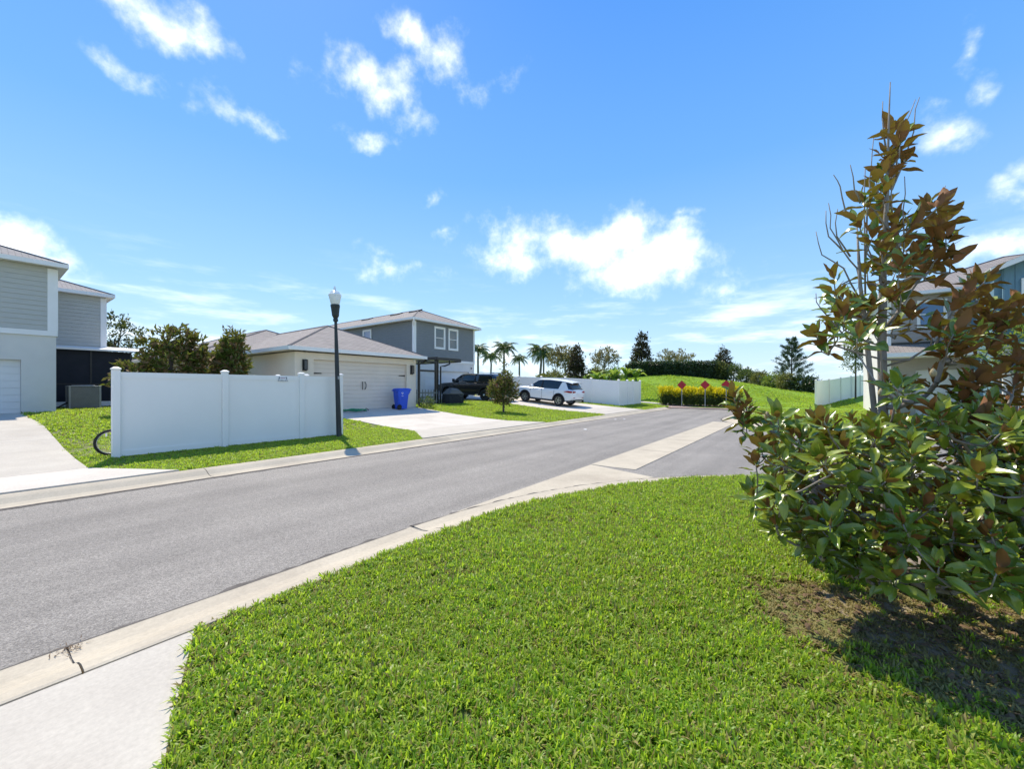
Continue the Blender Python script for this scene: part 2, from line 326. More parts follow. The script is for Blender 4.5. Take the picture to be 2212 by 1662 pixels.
M['stucco_beige'] = mat('beige_stucco', (.76, .67, .55), (.71, .625, .51), scale=1.0, rough=.9, bump=.5, bscale=90)
M['stucco_pale'] = mat('pale_stucco', (.70, .68, .65), (.65, .63, .60), scale=1.0, rough=.9, bump=.4, bscale=90)
M['siding_grey'] = mat('sage_grey_siding', (.47, .47, .43), (.43, .43, .395), scale=3, rough=.7, stretch=(1, 1, 6), bump=.15, bscale=40)
M['siding_slate'] = mat('slate_blue_siding', (.21, .222, .225), (.185, .197, .20), scale=3, rough=.7, stretch=(1, 1, 6), bump=.15, bscale=40)
M['siding_taupe'] = mat('taupe_siding', (.36, .32, .29), (.33, .295, .265), scale=3, rough=.7, stretch=(1, 1, 6), bump=.15, bscale=40)
M['siding_blue'] = mat('blue_board_siding', (.13, .24, .31), (.115, .21, .275), scale=3, rough=.7, stretch=(6, 6, 1), bump=.2, bscale=40)
M['garage'] = mat('beige_garage_paint', (.72, .63, .53), (.68, .595, .50), scale=2, rough=.6, bump=.1, bscale=30)
M['garage_white'] = mat('white_garage_paint', (.72, .71, .69), (.68, .67, .65), scale=2, rough=.6)
M['roof'] = shingle_mat('taupe_shingles', (.31, .262, .228), (.235, .20, .175), (.13, .11, .095))
M['roof_grey'] = shingle_mat('grey_shingles', (.30, .27, .255), (.23, .21, .20), (.10, .10, .10))
M['black'] = mat('black_metal', (.012, .014, .016), (.018, .02, .022), rough=.4, scale=6)
M['lamp_metal'] = mat('dark_lamp_paint', (.010, .016, .018), (.016, .022, .024), rough=.42, scale=8)
M['bronze'] = mat('dark_bronze_aluminium', (.022, .020, .018), (.03, .027, .024), rough=.45, scale=5)
M['screen'] = mat('dark_insect_screen', (.010, .012, .019), (.014, .016, .024), rough=.8, scale=3)
M['glass'] = mat('window_glass', (.045, .085, .10), (.07, .11, .12), rough=.06, scale=.8, spec=.8)
M['glass_blue'] = mat('blue_reflecting_glass', (.06, .15, .30), (.08, .18, .34), rough=.05, scale=.8, spec=.8)
M['carglass'] = mat('tinted_car_glass', (.010, .014, .018), (.016, .02, .024), rough=.05, scale=2, spec=.7)
M['carwhite'] = mat('white_car_paint', (.80, .81, .82), (.78, .79, .80), rough=.28, scale=1, coat=.6)
M['carblack'] = mat('black_car_paint', (.008, .011, .016), (.012, .015, .02), rough=.25, scale=2, coat=.5)
M['plastic'] = mat('black_plastic', (.018, .018, .019), (.026, .026, .027), rough=.6, scale=7)
M['rubber'] = mat('tyre_rubber', (.014, .014, .014), (.02, .02, .019), rough=.8, scale=9)
M['alloy'] = mat('alloy_metal', (.62, .62, .62), (.55, .55, .55), rough=.3, metal=.8, scale=6)
M['chrome'] = mat('chrome', (.7, .7, .7), rough=.15, metal=1)
M['red_lens'] = mat('red_lens', (.35, .012, .018), (.28, .01, .015), rough=.15, scale=6)
M['bin'] = mat('blue_bin_plastic', (.012, .075, .52), (.014, .085, .60), rough=.5, scale=3)
M['hose'] = mat('green_hose', (.015, .22, .10), (.02, .28, .13), rough=.45, scale=12)
M['grey_metal'] = mat('painted_steel_grey', (.30, .31, .31), (.26, .27, .27), rough=.5, scale=4)
M['galv'] = mat('galvanised_steel', (.34, .35, .35), (.27, .28, .28), rough=.5, metal=.5, scale=6)
M['sign_red'] = mat('red_sign_sheet', (.50, .010, .022), (.42, .008, .018), rough=.4, scale=6)
M['reflector'] = mat('red_reflector', (.62, .03, .05), (.55, .025, .04), rough=.12, scale=12)
M['ink'] = mat('dark_ink', (.02, .015, .05), rough=.7)
M['ink_pink'] = mat('pink_ink', (.42, .25, .33), rough=.7)
M['paper'] = mat('white_paper', (.82, .82, .81), rough=.8)
M['cover'] = mat('black_fabric_cover', (.012, .014, .018), (.02, .022, .026), rough=.85, scale=8, bump=.4, bscale=18)
M['cover_grey'] = mat('faded_fabric_cover', (.16, .15, .135), (.12, .115, .105), rough=.9, scale=8, bump=.4, bscale=25)
M['grey_wood'] = mat('weathered_grey_wood', (.22, .23, .22), (.16, .17, .165), rough=.85, scale=5, stretch=(1, 1, .2))
M['bark'] = mat('grey_bark', (.30, .27, .24), (.20, .18, .16), rough=.95, scale=14, bump=.8, bscale=35, stretch=(1, 1, .4))
M['bark_dark'] = mat('brown_bark', (.13, .10, .08), (.085, .068, .055), rough=.95, scale=12, bump=.8, bscale=30)
M['palm_trunk'] = mat('palm_trunk', (.26, .23, .20), (.18, .16, .14), rough=.95, scale=6, stretch=(1, 1, 3), bump=.5, bscale=12)
M['mulch'] = mat('red_gravel', (.38, .28, .24), (.24, .18, .155), rough=.95, scale=9, bump=1, bscale=30)
M['acorn'] = None
M['mag'] = leaf_mat('magnolia_leaf', (.10, .17, .014), (.24, .29, .03), under=(.225, .085, .028), gloss=.26, trans=(.40, .44, .04), tmix=.09, spec=.6, vscale=2.5, rnd=.5)
M['mag_far'] = leaf_mat('magnolia_foliage', (.06, .10, .02), (.11, .14, .03), under=(.21, .115, .045), gloss=.3, trans=(.30, .34, .06), tmix=.25)
M['mag_dark'] = leaf_mat('dark_magnolia_foliage', (.030, .045, .018), (.055, .055, .03), under=(.085, .055, .03), gloss=.45, trans=(.10, .10, .03), tmix=.18)
M['oak'] = leaf_mat('oak_foliage', (.05, .075, .03), (.085, .105, .045), gloss=.5, trans=(.16, .2, .05), tmix=.3)
M['myrtle'] = leaf_mat('crape_myrtle_foliage', (.10, .115, .035), (.19, .155, .07), gloss=.6, trans=(.30, .28, .10), tmix=.35)
M['palm'] = leaf_mat('palm_frond', (.045, .09, .025), (.075, .12, .04), gloss=.4, trans=(.16, .22, .05), tmix=.3)
M['pine'] = leaf_mat('pine_needles', (.04, .085, .045), (.065, .115, .06), gloss=.6, trans=(.10, .17, .07), tmix=.25)
M['hedge'] = leaf_mat('dark_hedge_foliage', (.022, .05, .014), (.04, .075, .02), gloss=.45, trans=(.08, .14, .03), tmix=.2)
M['shrub'] = leaf_mat('shrub_foliage', (.06, .11, .03), (.10, .15, .045), gloss=.55, trans=(.2, .28, .06), tmix=.3)
M['olive'] = leaf_mat('olive_shrub_foliage', (.11, .13, .03), (.16, .17, .045), gloss=.6, trans=(.3, .32, .07), tmix=.3)
M['banana'] = leaf_mat('banana_leaf', (.10, .21, .03), (.15, .27, .04), gloss=.35, trans=(.42, .55, .08), tmix=.4)
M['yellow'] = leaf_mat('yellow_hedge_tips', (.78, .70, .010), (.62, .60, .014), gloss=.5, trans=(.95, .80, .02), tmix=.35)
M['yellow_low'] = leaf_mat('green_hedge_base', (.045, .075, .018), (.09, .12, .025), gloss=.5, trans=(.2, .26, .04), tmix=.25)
M['lime'] = leaf_mat('lime_tree_foliage', (.12, .21, .03), (.17, .26, .045), gloss=.5, trans=(.4, .5, .08), tmix=.35)
M['grass'] = leaf_mat('grass_blade', (.168, .315, .021), (.285, .405, .035), gloss=.40, trans=(.60, .83, .05), tmix=.53, spec=.35, vscale=1.1, rnd=.9)
M['grass_dark'] = leaf_mat('dark_grass_blade', (.088, .19, .014), (.145, .27, .022), gloss=.45, trans=(.32, .55, .035), tmix=.47, spec=.35, vscale=1.3, rnd=.9)
M['grass_pale'] = leaf_mat('pale_grass_blade', (.32, .41, .058), (.42, .45, .095), gloss=.42, trans=(.58, .74, .09), tmix=.45, spec=.35, vscale=.9, rnd=.9)
M['grass_dry'] = leaf_mat('dry_grass_blade', (.24, .20, .07), (.30, .26, .10), gloss=.6, trans=(.42, .36, .10), tmix=.35, spec=.2, rnd=.6)
M['litter'] = leaf_mat('dead_leaf', (.13, .085, .05), (.20, .13, .075), gloss=.8, trans=(.2, .12, .05), tmix=.15, spec=.2, rnd=.8)
M['cone'] = mat('magnolia_cone', (.42, .36, .22), (.30, .22, .10), rough=.8, scale=70, bump=.8, bscale=90)

# ------------------------------------------------------------------ terrain
def lerp_pts(x, pts):
    if x <= pts[0][0]: return pts[0][1]
    for (a, va), (b, vb) in zip(pts, pts[1:]):
        if x <= b: return va+(vb-va)*(x-a)/(b-a)
    return pts[-1][1]
def sstep(x): x = min(1, max(0, x)); return x*x*(3-2*x)
def gz(x, y):
    """height of the lawns"""
    if y > 33.5:
        s = sstep((y-35.5)/19)*(1-.75*sstep((y-60)/40))
        g = lerp_pts(x, [(-60, .75), (-30, 1), (-14, 1), (-6.6, .64), (-3.2, .44), (.4, .29), (10, .16), (40, .1)])
        return .12+3.2*s*g+(.2*sstep((-x-9)/4))*(1-s)
    if x < -6: return lerp_pts(-x, [(9.05, .1), (11.4, .12), (13, .2), (17, .57), (23, .65), (70, .8)])+.2*sstep((y-18)/10)*sstep((-x-9)/3)
    return .1+.04*sstep((x+3)/4)
XA0, XA1 = -8.5, -3.65          # asphalt edges
CW = .58                        # width of the kerb
R1 = 6.2                        # radius of the corner lawns
def arc(cx, cy, r, a0, a1, n=14): return [(cx+r*math.cos(math.radians(a0+(a1-a0)*i/n)), cy+r*math.sin(math.radians(a0+(a1-a0)*i/n))) for i in range(n+1)]
XC = XA1+CW
SOUTH_ARC = arc(XC+R1, 3.0, R1, 180, 90)                 # lawn edge at the near corner, ends heading +x at y = 9.2
NORTH_ARC = arc(XC+R1, 23.6, R1, 270, 180)               # the far corner of the side street
ROAD_END = 32.4

def sheet(name, outline, mt, zf, label, kind='structure', step=None, skirt=.15):
    """triangulated lawn / slab over an outline (list of xy), heights from zf"""
    import bmesh
    bm = bmesh.new(); vs = [bm.verts.new((x, y, 0)) for x, y in outline]; bm.faces.new(vs)
    if step:
        xs = [p[0] for p in outline]; ys = [p[1] for p in outline]
        for lo, hi, ax in ((min(xs), max(xs), 0), (min(ys), max(ys), 1)):
            k = math.floor(lo/step)+1
            while k*step < hi:
                co = (k*step, 0, 0) if ax == 0 else (0, k*step, 0); no = (1, 0, 0) if ax == 0 else (0, 1, 0)
                bmesh.ops.bisect_plane(bm, geom=bm.verts[:]+bm.edges[:]+bm.faces[:], plane_co=co, plane_no=no); k += 1
    bmesh.ops.triangulate(bm, faces=bm.faces[:])
    if skirt:
        be = [e for e in bm.edges if e.is_boundary]
        r = bmesh.ops.extrude_edge_only(bm, edges=be); low = [g for g in r['geom'] if isinstance(g, bmesh.types.BMVert)]
        lows = set(low)
    else: lows = set()
    for v in bm.verts: v.co.z = zf(v.co.x, v.co.y)-(skirt if v in lows else 0)
    bmesh.ops.recalc_face_normals(bm, faces=bm.faces[:])
    up = sum(f.normal.z*f.calc_area() for f in bm.faces)
    if up < 0: bmesh.ops.reverse_faces(bm, faces=bm.faces[:])
    me = bpy.data.meshes.new(name); bm.to_mesh(me); bm.free(); me.materials.append(mt)
    return tag(link(name, me), label, None, kind=kind)

# ground reaching the horizon
g = MB(); g.add([(-1500, -1500, -.25), (1500, -1500, -.25), (1500, 1500, -.25), (-1500, 1500, -.25)], [(0, 1, 2, 3)])
tag(g.build('ground', M['lawn_far']), 'green ground reaching out to the horizon', None, kind='structure')
# road: the street and the side street, one asphalt sheet
side = [(p[0]+0.0, p[1]) for p in SOUTH_ARC]
road_pts = [(XA0-.05, -40), (XC, -40)]+SOUTH_ARC+[(60, 9.2), (60, 17.4)]+NORTH_ARC+[(XC, ROAD_END-.3), (XA0+1.5, ROAD_END+.35), (XA0-.05, ROAD_END)]
sheet('road', road_pts, M['asphalt'], lambda x, y: .0, 'grey worn asphalt street with a side street branching off to the right', step=None, skirt=.1)

# kerbs: rolled concrete swept along a path, one piece per pour
PROF = [(0.0, .014), (.16, .007), (.27, .024), (.40, .082), (.48, .104), (.56, .108), (CW, .103), (CW, -.12)]
def kerb(path, side, label, seg=3.05, start=0.0, prof=PROF, name='kerb'):
    """path = asphalt edge; side = +1 when the lawn lies to the left of travel"""
    root = thing(name, label, None, (path[0][0], path[0][1], 0), kind='structure')
    P = [Vector((x, y, 0)) for x, y in path]; cum = [0]
    for a, b in zip(P, P[1:]): cum.append(cum[-1]+(b-a).length)
    def pos(s):
        for i in range(len(P)-1):
            if s <= cum[i+1] or i == len(P)-2:
                k = (s-cum[i])/(cum[i+1]-cum[i]); p = P[i].lerp(P[i+1], k)
                d0 = (P[i+1]-P[i]).normalized()
                nb = P[i+2] if k > .5 and i+2 < len(P) else None
                return p, d0
    def nrm(s):
        e = .25; a, _ = pos(max(0, s-e)); b, _ = pos(min(cum[-1], s+e)); d = (b-a).normalized(); return Vector((-d.y, d.x, 0))*side
    s = -start
    while s < cum[-1]-.02:
        s0, s1 = max(0, s)+.005, min(cum[-1], s+seg)-.005; s += seg
        if s1-s0 < .05: continue
        m = MB(); k = max(2, int((s1-s0)/.3)+1) if len(path) > 2 else 2; rings = []
        for i in range(k+1):
            q = s0+(s1-s0)*i/k; p, _ = pos(q); nn = nrm(q)
            rings.append([tuple(p+nn*o+Vector((0, 0, z))) for o, z in prof]+[tuple(p+Vector((0, 0, -.12)))])
        m.loft(rings, closed=True)
        if side > 0: m.f = [f[::-1] for f in m.f]
        m.build('kerb_section', M['curb'], root)
    # crumbled edge where asphalt meets concrete; its shadow is part of the dark colour
    q = 0.0; m = MB(); L0, R0 = [], []
    while q < cum[-1]:
        p, _ = pos(q); nn = nrm(q); L0.append(p-nn*(.028+.06*RNG.random()**2)); R0.append(p+nn*.004); q += .09
    m.add([(v.x, v.y, .0045) for v in L0]+[(v.x, v.y, .0155) for v in R0], [(i, i+1, len(L0)+i+1, len(L0)+i) if side < 0 else (i, len(L0)+i, len(L0)+i+1, i+1) for i in range(len(L0)-1)])
    m.build('dirt_shade_line', M['joint'], root)
    return root
def off(path, d): # shift a path sideways (right of travel positive)
    out = []
    for i in range(len(path)):
        a = Vector(path[max(0, i-1)]); b = Vector(path[min(len(path)-1, i+1)]); t = (b-a).normalized(); out.append((path[i][0]+t.y*d, path[i][1]-t.x*d))
    return out
kerb([(XA0, -30), (XA0, ROAD_END-.4)], 1, 'pale concrete kerb along the far side of the street', start=.95)
near_edge = [(XA1, -30), (XA1, 3.0)]
kerb(near_edge, -1, 'pale concrete kerb between the street and the near driveway', start=.14)
kerb([(p[0], p[1]) for p in off(SOUTH_ARC, -CW)]+[(20, 9.2+CW)], -1, 'concrete kerb curving round the near corner lawn', seg=4.2)
kerb([(20, 17.4-CW)]+[p for p in off(NORTH_ARC, -CW)]+[(XA1, ROAD_END-.6)], -1, 'concrete kerb curving round the far corner of the side street', seg=4.2)
# flat concrete of the corner apron and the valley gutter across the mouth of the side street
m = MB(); ap = [p for p in off(SOUTH_ARC, -CW) if p[1] < 7.35]
m.prism([(XA1, 3.02)]+[(XA1, 7.3)][::1]+[], -.1, .0) if False else None
inner = [(p[0]+.004, p[1]) for p in ap if p[1] > 3.05]
poly = [(XA1+.004, 3.05)]+inner+[(XA1+.004, inner[-1][1]+.45)]
m.prism(poly, -.1, lambda x, y: .008)
tag(m.build('corner_apron', M['curb']), 'flat concrete apron where the kerb turns into the side street', None, kind='structure')
vg = thing('valley_gutter', 'long pale concrete gutter strip crossing the mouth of the side street', None, (XA1, inner[-1][1]+.5, 0), kind='structure')
y = inner[-1][1]+.47
while y < 20.2:
    m = MB(); m.add([(XA1, y, .006), (XA1+.46, y, .002), (XA1+.93, y, .008), (XA1, y+2.6, .006), (XA1+.46, y+2.6, .002), (XA1+.93, y+2.6, .008)], [(0, 1, 4, 3), (1, 2, 5, 4)])
    m.v = [(a, b, c+.004) for a, b, c in m.v]; k = len(m.v); m.add([(a, b, -.1) for a, b, c in m.v], []); m.f += [(0, 6, 7, 1), (1, 7, 8, 2), (3, 4, 10, 9), (4, 5, 11, 10), (0, 3, 9, 6), (2, 8, 11, 5)]; m.m += [0]*6
    m.build('gutter_slab', M['curb'], vg); y += 2.62

# lawns
NEAR = [(XC, -1.2)]+[(x, y) for x, y in SOUTH_ARC]+[(40, 9.2), (40, -14), (-6.2+3, -14)]
DRV_EDGE = [(XC, .86), (-2.55, .66), (-2.03, .47), (-1.5, .33), (-.9, .22), (1.0, .10), (40, .10)]    # lawn edge of the near driveway
near_lawn = DRV_EDGE[::-1]+[(XC, 3.0)]+SOUTH_ARC[1:]+[(40, 9.2)]
lawn_sheet = [(x, y-.035 if y < .9 else y) for x, y in near_lawn]
sheet('lawn', lawn_sheet, M['thatch'], lambda x, y: gz(x, y)-.012, 'near corner lawn of thick green turf in the foreground', step=1.0)
sheet('driveway', [(XC+.022, -14), (40, -14), (40, .08), (1.0, .08), (-.9, .20), (-1.5, .31), (-2.03, .45), (-2.55, .64), (XC+.022, .83)], M['concrete2'], lambda x, y: .105, 'smooth pale concrete driveway apron in the lower left corner')
far_lawn = [(XA0-CW, -40), (XA0-CW, 33.4), (-70, 33.4), (-70, -40)]
sheet('lawn', far_lawn[::-1], M['thatch'], lambda x, y: gz(x, y)-.012, 'lawn strip and yards on the far side of the street', step=2.0)
north_lawn = [(60, 17.4)]+NORTH_ARC+[(XC, 33.4), (60, 33.4)]
sheet('lawn', north_lawn, M['thatch'], lambda x, y: gz(x, y)-.012, 'lawn at the far corner of the side street', step=2.0)
# hill behind the end of the street
hill = MB(); xs = [-70, -55, -45, -38]+[-34+i*1.0 for i in range(58)]+[28, 34, 45, 60]; ys = [33.4+i*.8 for i in range(36)]+[64, 68, 73, 80, 90, 105, 130]
for yy in ys:
    for xx in xs: hill.v.append((xx, yy, gz(xx, yy)+.05*math.sin(xx*.9+yy*.7)*sstep((yy-36)/4)))
nx = len(xs); hill.f = [(j*nx+i, j*nx+i+1, (j+1)*nx+i+1, (j+1)*nx+i) for j in range(len(ys)-1) for i in range(nx-1)]; hill.m = [0]*len(hill.f)
tag(hill.build('hill', M['lawn_far'], smooth=True), 'bright green grassy mound beyond the end of the street', None, kind='structure')
# end of the street: gravel bed and footpath
m = MB(); m.prism([(XA0-.1, ROAD_END+.04), (XA0+1.5, ROAD_END+.39), (XC, ROAD_END-.26), (XC, 36.2), (XA0-1.6, 36.2), (XA0-1.6, 34.2)], -.1, lambda x, y: max(.02, gz(x, y)-.04+.06*sstep((y-33)/1.5)))
tag(m.build('gravel_bed', M['mulch']), 'reddish gravel bed under the yellow hedge at the street end', None, kind='structure')
fp = thing('footpath', 'thin pale concrete footpath at the foot of the mound', None, (-12, 36, .3), kind='structure')
for i in range(4):
    m = MB(); a = -15.2+i*1.5; m.prism([(a, 35.2), (a+1.48, 35.2), (a+1.48, 36.3), (a, 36.3)], -.1, lambda x, y: gz(x, y)+.05); m.build('paving_slab', M['concrete'], fp)

# driveways across the street: separate pours with open joints
def slabs(root, outline_rows, mt, lift=.03):
    """outline_rows: list of (x_near_road, x_far, ylo_near, yhi_near, ylo_far, yhi_far)"""
    for r in outline_rows:
        x0, x1, a0, b0, a1, b1 = r[:6]; m = MB(); n = max(1, int(abs(x1-x0)/1.0)); mm = r[6] if len(r) > 6 else mt
        rings = []
        for i in range(n+1):
            k = i/n; x = x0+(x1-x0)*k; lo = a0+(a1-a0)*k; hi = b0+(b1-b0)*k; zl = gz(x, lo)+lift; zh = gz(x, hi)+lift
            rings.append([(x, lo, zl), (x, hi, zh), (x, hi, zh-.15), (x, lo, zl-.15)])
        m.loft(rings, closed=True); m.build('slab', mm, root)
J = .012; XB = XA0-CW-.012
d1 = thing('driveway', 'white sunlit concrete driveway beside the white fence', None, (-12, -2, .1), kind='structure')
slabs(d1, [(XB, -10.55, -7.0, 2.25, -6.2, 1.3, M['concrete']), (-10.55-J, -14.5, -6.2, 1.3, -6.2, 1.25), (-14.5-J, -18.7, -6.2, 1.25, -6.2, 1.2), (-18.7-J, -23.25, -6.2, 1.2, -6.2, 1.15)], M['concrete2'])
d2 = thing('driveway', 'bright concrete driveway leading to the beige garage', None, (-12, 11, .1), kind='structure')
slabs(d2, [(XB, -10.8, 7.9, 14.7, 9.0, 14.25, M['concrete2']), (-10.8-J, -13.8, 9.0, 11.6, 9.0, 11.6), (-10.8-J, -13.8, 11.6+J, 14.25, 11.6+J, 14.2), (-13.8-J, -16.98, 9.0, 11.6, 8.5, 11.6), (-13.8-J, -16.98, 11.6+J, 14.2, 11.6+J, 14.1)], M['concrete'])
d3 = thing('driveway', 'concrete driveway under the white car and the black pickup', None, (-14, 24, .2), kind='structure')
slabs(d3, [(XB, -11.0, 20.8, 27.2, 21.25, 26.6, M['concrete2']), (-11.0-J, -15, 21.25, 26.6, 21.25, 26.6), (-15-J, -19.2, 21.25, 26.6, 21.2, 26.6), (-19.2-J, -23.6, 21.2, 26.6, 21.2, 26.6)], M['concrete'])
d4 = thing('driveway', 'pale driveway in front of the taupe house', None, (4, 24, .1), kind='structure')
m = MB(); m.prism([(4.0, 17.45), (9.0, 17.45), (8.6, 28.2), (4.4, 28.2)], -.1, lambda x, y: gz(x, y)+.03); m.build('slab', M['concrete'], d4)
m = MB(); m.prism([(-2.9, 26.0), (3.8, 25.4), (3.8, 26.5), (-2.9, 27.1)], -.1, lambda x, y: gz(x, y)+.03); m.build('slab', M['concrete'], d4)

# ------------------------------------------------------------------ building helpers
def wall(parent, name, p0, p1, z0, z1, thick, opens, mt, nsign=1, label=None):
    """straight wall from p0 to p1; outward side is to the right of travel (nsign=1); opens = (a0, a1, z0, z1)"""
    d = Vector((p1[0]-p0[0], p1[1]-p0[1])); Lw = d.length; u = d/Lw; w = Vector((u.y, -u.x))*nsign
    xs = sorted({0, Lw, *[o[0] for o in opens], *[o[1] for o in opens]}); m = MB()
    for a0, a1 in zip(xs, xs[1:]):
        cuts = sorted([(o[2], o[3]) for o in opens if o[0] <= a0+1e-6 and o[1] >= a1-1e-6]); z = z0
        for c0, c1 in cuts+[(z1, z1)]:
            if c0-z > 1e-4: m.frame_box(p0, u, w, a0, a1, -thick, 0, z, c0)
            z = max(z, c1)
    return m.build(name, mt, parent, label=label)
def siding(parent, p0, p1, z0, z1, mt, opens=(), expo=.178, nsign=1, proud=.004):
    """lap boards, one object each, cut at the openings; thicker at the lower edge"""
    d = Vector((p1[0]-p0[0], p1[1]-p0[1])); Lw = d.length; u = d/Lw; w = Vector((u.y, -u.x))*nsign
    n = int(round((z1-z0)/expo)); e = (z1-z0)/n
    for i in range(n):
        za, zb = z0+i*e+.001, z0+(i+1)*e-.001; ivs = [(0, Lw)]
        for o in opens:
            if o[2] < zb-.02 and o[3] > za+.02:
                ivs = [q for a, b in ivs for q in ((a, min(b, o[0])), (max(a, o[1]), b)) if q[1]-q[0] > .02]
        for a, b in ivs:
            P = lambda s, t, z: (p0[0]+u[0]*s+w[0]*t, p0[1]+u[1]*s+w[1]*t, z)
            m = MB(); vs = [P(a, proud, za), P(b, proud, za), P(b, proud+.026, za), P(a, proud+.026, za), P(a, proud, zb), P(b, proud, zb), P(b, proud+.008, zb), P(a, proud+.008, zb)]
            fs = [(0, 3, 2, 1), (4, 5, 6, 7), (0, 1, 5, 4), (1, 2, 6, 5), (2, 3, 7, 6), (3, 0, 4, 7)]
            if u[0]*w[1]-u[1]*w[0] < 0: fs = [f[::-1] for f in fs]
            m.add(vs, fs); m.build('siding_board', mt, parent)
def window(parent, p0, u, w, a0, a1, z0, z1, proud=.0, glass='glass', hung=True, trimw=.09):
    """trimmed sash window standing on a wall face: window > frame, sash_rail, pane"""
    u = Vector(u); w = Vector(w); root = MB()
    for q in ((a0, a1, z1-trimw, z1), (a0, a1, z0, z0+trimw), (a0, a0+trimw, z0+trimw, z1-trimw), (a1-trimw, a1, z0+trimw, z1-trimw)):
        root.frame_box(p0, u, w, q[0], q[1], -.03, .045+proud, q[2], q[3])
    wo = root.build('window', M['trim'], parent)
    ia0, ia1, iz0, iz1 = a0+trimw, a1-trimw, z0+trimw, z1-trimw; mid = (iz0+iz1)/2; s = .035
    f = MB()
    for q in ((ia0, ia1, iz1-s, iz1), (ia0, ia1, iz0, iz0+s), (ia0, ia0+s, iz0+s, iz1-s), (ia1-s, ia1, iz0+s, iz1-s)): f.frame_box(p0, u, w, q[0], q[1], -.05, .02, q[2], q[3])
    if hung: f.frame_box(p0, u, w, ia0+s, ia1-s, -.045, .024, mid-.025, mid+.025)
    f.build('sash', M['trim'], wo)
    for z_a, z_b, dep in (((iz0+s, mid-.025, -.025), (mid+.025, iz1-s, -.012)) if hung else ((iz0+s, iz1-s, -.02),)):
        g = MB(); g.frame_box(p0, u, w, ia0+s, ia1-s, dep-.012, dep, z_a, z_b); g.build('pane', M[glass], wo)
    return wo
def hip_roof(parent, x0, x1, y0, y1, ze, pitch, mt, fas=.14, gable_ends=(), thick=.05, name='roof', over_soffit=True):
    """hip roof over an eave rectangle; ridge along the longer side"""
    W, D = x1-x0, y1-y0
    if W >= D: h = D/2*pitch; A = (x0+D/2, (y0+y1)/2); B = (x1-D/2, (y0+y1)/2)
    else: h = W/2*pitch; A = ((x0+x1)/2, y0+W/2); B = ((x0+x1)/2, y1-W/2)
    zr = ze+h; E = [(x0, y0, ze), (x1, y0, ze), (x1, y1, ze), (x0, y1, ze)]; a = (*A, zr); b = (*B, zr); m = MB()
    fc = [[E[0], E[1], b, a], [E[1], E[2], b], [E[2], E[3], a, b], [E[3], E[0], a]] if W >= D else [[E[0], E[1], a], [E[1], E[2], b, a], [E[2], E[3], b], [E[3], E[0], a, b]]
    sl = math.sqrt(1+pitch*pitch); uv = []
    for k, f in enumerate(fc):
        m.add(f, [tuple(range(len(f)))])
        o = Vector(f[0]); d = (Vector(f[1])-o); d.z = 0; d.normalize(); nn = Vector((-d.y, d.x, 0))
        uv.append(lambda p, o=o, d=d, nn=nn: ((Vector(p)-o).dot(d), Vector((p[0]-o.x, p[1]-o.y, 0)).dot(nn)*sl))
    r = m.build(name, mt, parent, uv=uv)
    # fascia boards and soffit
    f = MB(); t = .03
    f.box((x0-t, y0-t, ze-fas), (x1+t, y0, ze+.012)); f.box((x0-t, y1, ze-fas), (x1+t, y1+t, ze+.012)); f.box((x0-t, y0, ze-fas), (x0, y1, ze+.012)); f.box((x1, y0, ze-fas), (x1+t, y1, ze+.012))
    f.build('fascia', M['trim'], r)
    s = MB(); s.box((x0, y0, ze-fas+.02), (x1, y1, ze-fas+.035)); s.build('soffit', M['trim'], r)
    # ridge and hip caps
    c = MB()
    for p, q in ((a, b), *[(e, (a if (Vector(e)-Vector(a)).length < (Vector(e)-Vector(b)).length else b)) for e in E]):
        if (Vector(p)-Vector(q)).length > .2: c.tube([Vector(p)+Vector((0, 0, .0)), Vector(q)+Vector((0, 0, .0))], .05, n=6)
    c.build('ridge_cap', M['ridge'], r)
    return r, zr
M['ridge'] = mat('ridge_shingles', (.23, .20, .185), (.17, .15, .14), scale=6, rough=.95)
def garage_door(parent, p0, u, w, a0, a1, z0, z1, mt, rows=4, recess=.14, grooves=2):
    """sectional door set back in its opening: garage_door > section boards"""
    d = MB(); d.frame_box(p0, u, w, a0, a1, -recess-.06, -recess-.03, z0, z1)
    door = d.build('garage_door', mt, parent); n = rows*grooves; e = (z1-z0)/n
    for i in range(n):
        m = MB(); g = .005 if i % grooves == 0 else .003
        m.frame_box(p0, u, w, a0+.004, a1-.004, -recess-.0299, -recess, z0+i*e+g, z0+(i+1)*e-.002)
        bevel(m.build('door_plank', mt, door), .003, 1)
    return door
U_Y = (0, 1); W_X = (1, 0)       # walls facing the street: along +y, outward +x

# ------------------------------------------------------------------ grey house at the left edge
GX, GZ = -23.1, .58
lh = thing('grey_house', 'two-storey house with sage grey siding and dark screened porch at the left edge', 'house', (GX, -4, GZ))
g0 = GZ-.25
wall(lh, 'wall', (GX, 2.0), (GX, -10), g0, 3.55, .25, [(.85, 6.6, g0, 2.62)], M['stucco_grey'], nsign=-1)
upper = wall(lh, 'wall', (GX, 2.0), (GX, -10), 3.75, 6.15, .22, [], M['siding_grey'], nsign=-1)
siding(upper, (GX, 1.78), (GX, -10), 3.76, 6.1, M['siding_grey'], nsign=-1)
wall(lh, 'wall', (GX-.26, 2.0), (-32, 2.0), g0, 6.12, .2, [], M['stucco_grey'])
m = MB(); m.box((GX-.02, -10, 3.552), (GX+.05, 2.03, 3.748)); m.box((GX-.3, 2.002, 3.552), (GX-.02, 2.05, 3.748)); m.build('belt_board', M['trim'], lh)
m = MB(); m.box((GX-.001, 1.78, 3.75), (GX+.045, 2.045, 6.1)); m.box((GX-.28, 2.0, 3.75), (GX-.0012, 2.044, 6.1)); m.build('corner_board', M['trim'], lh)
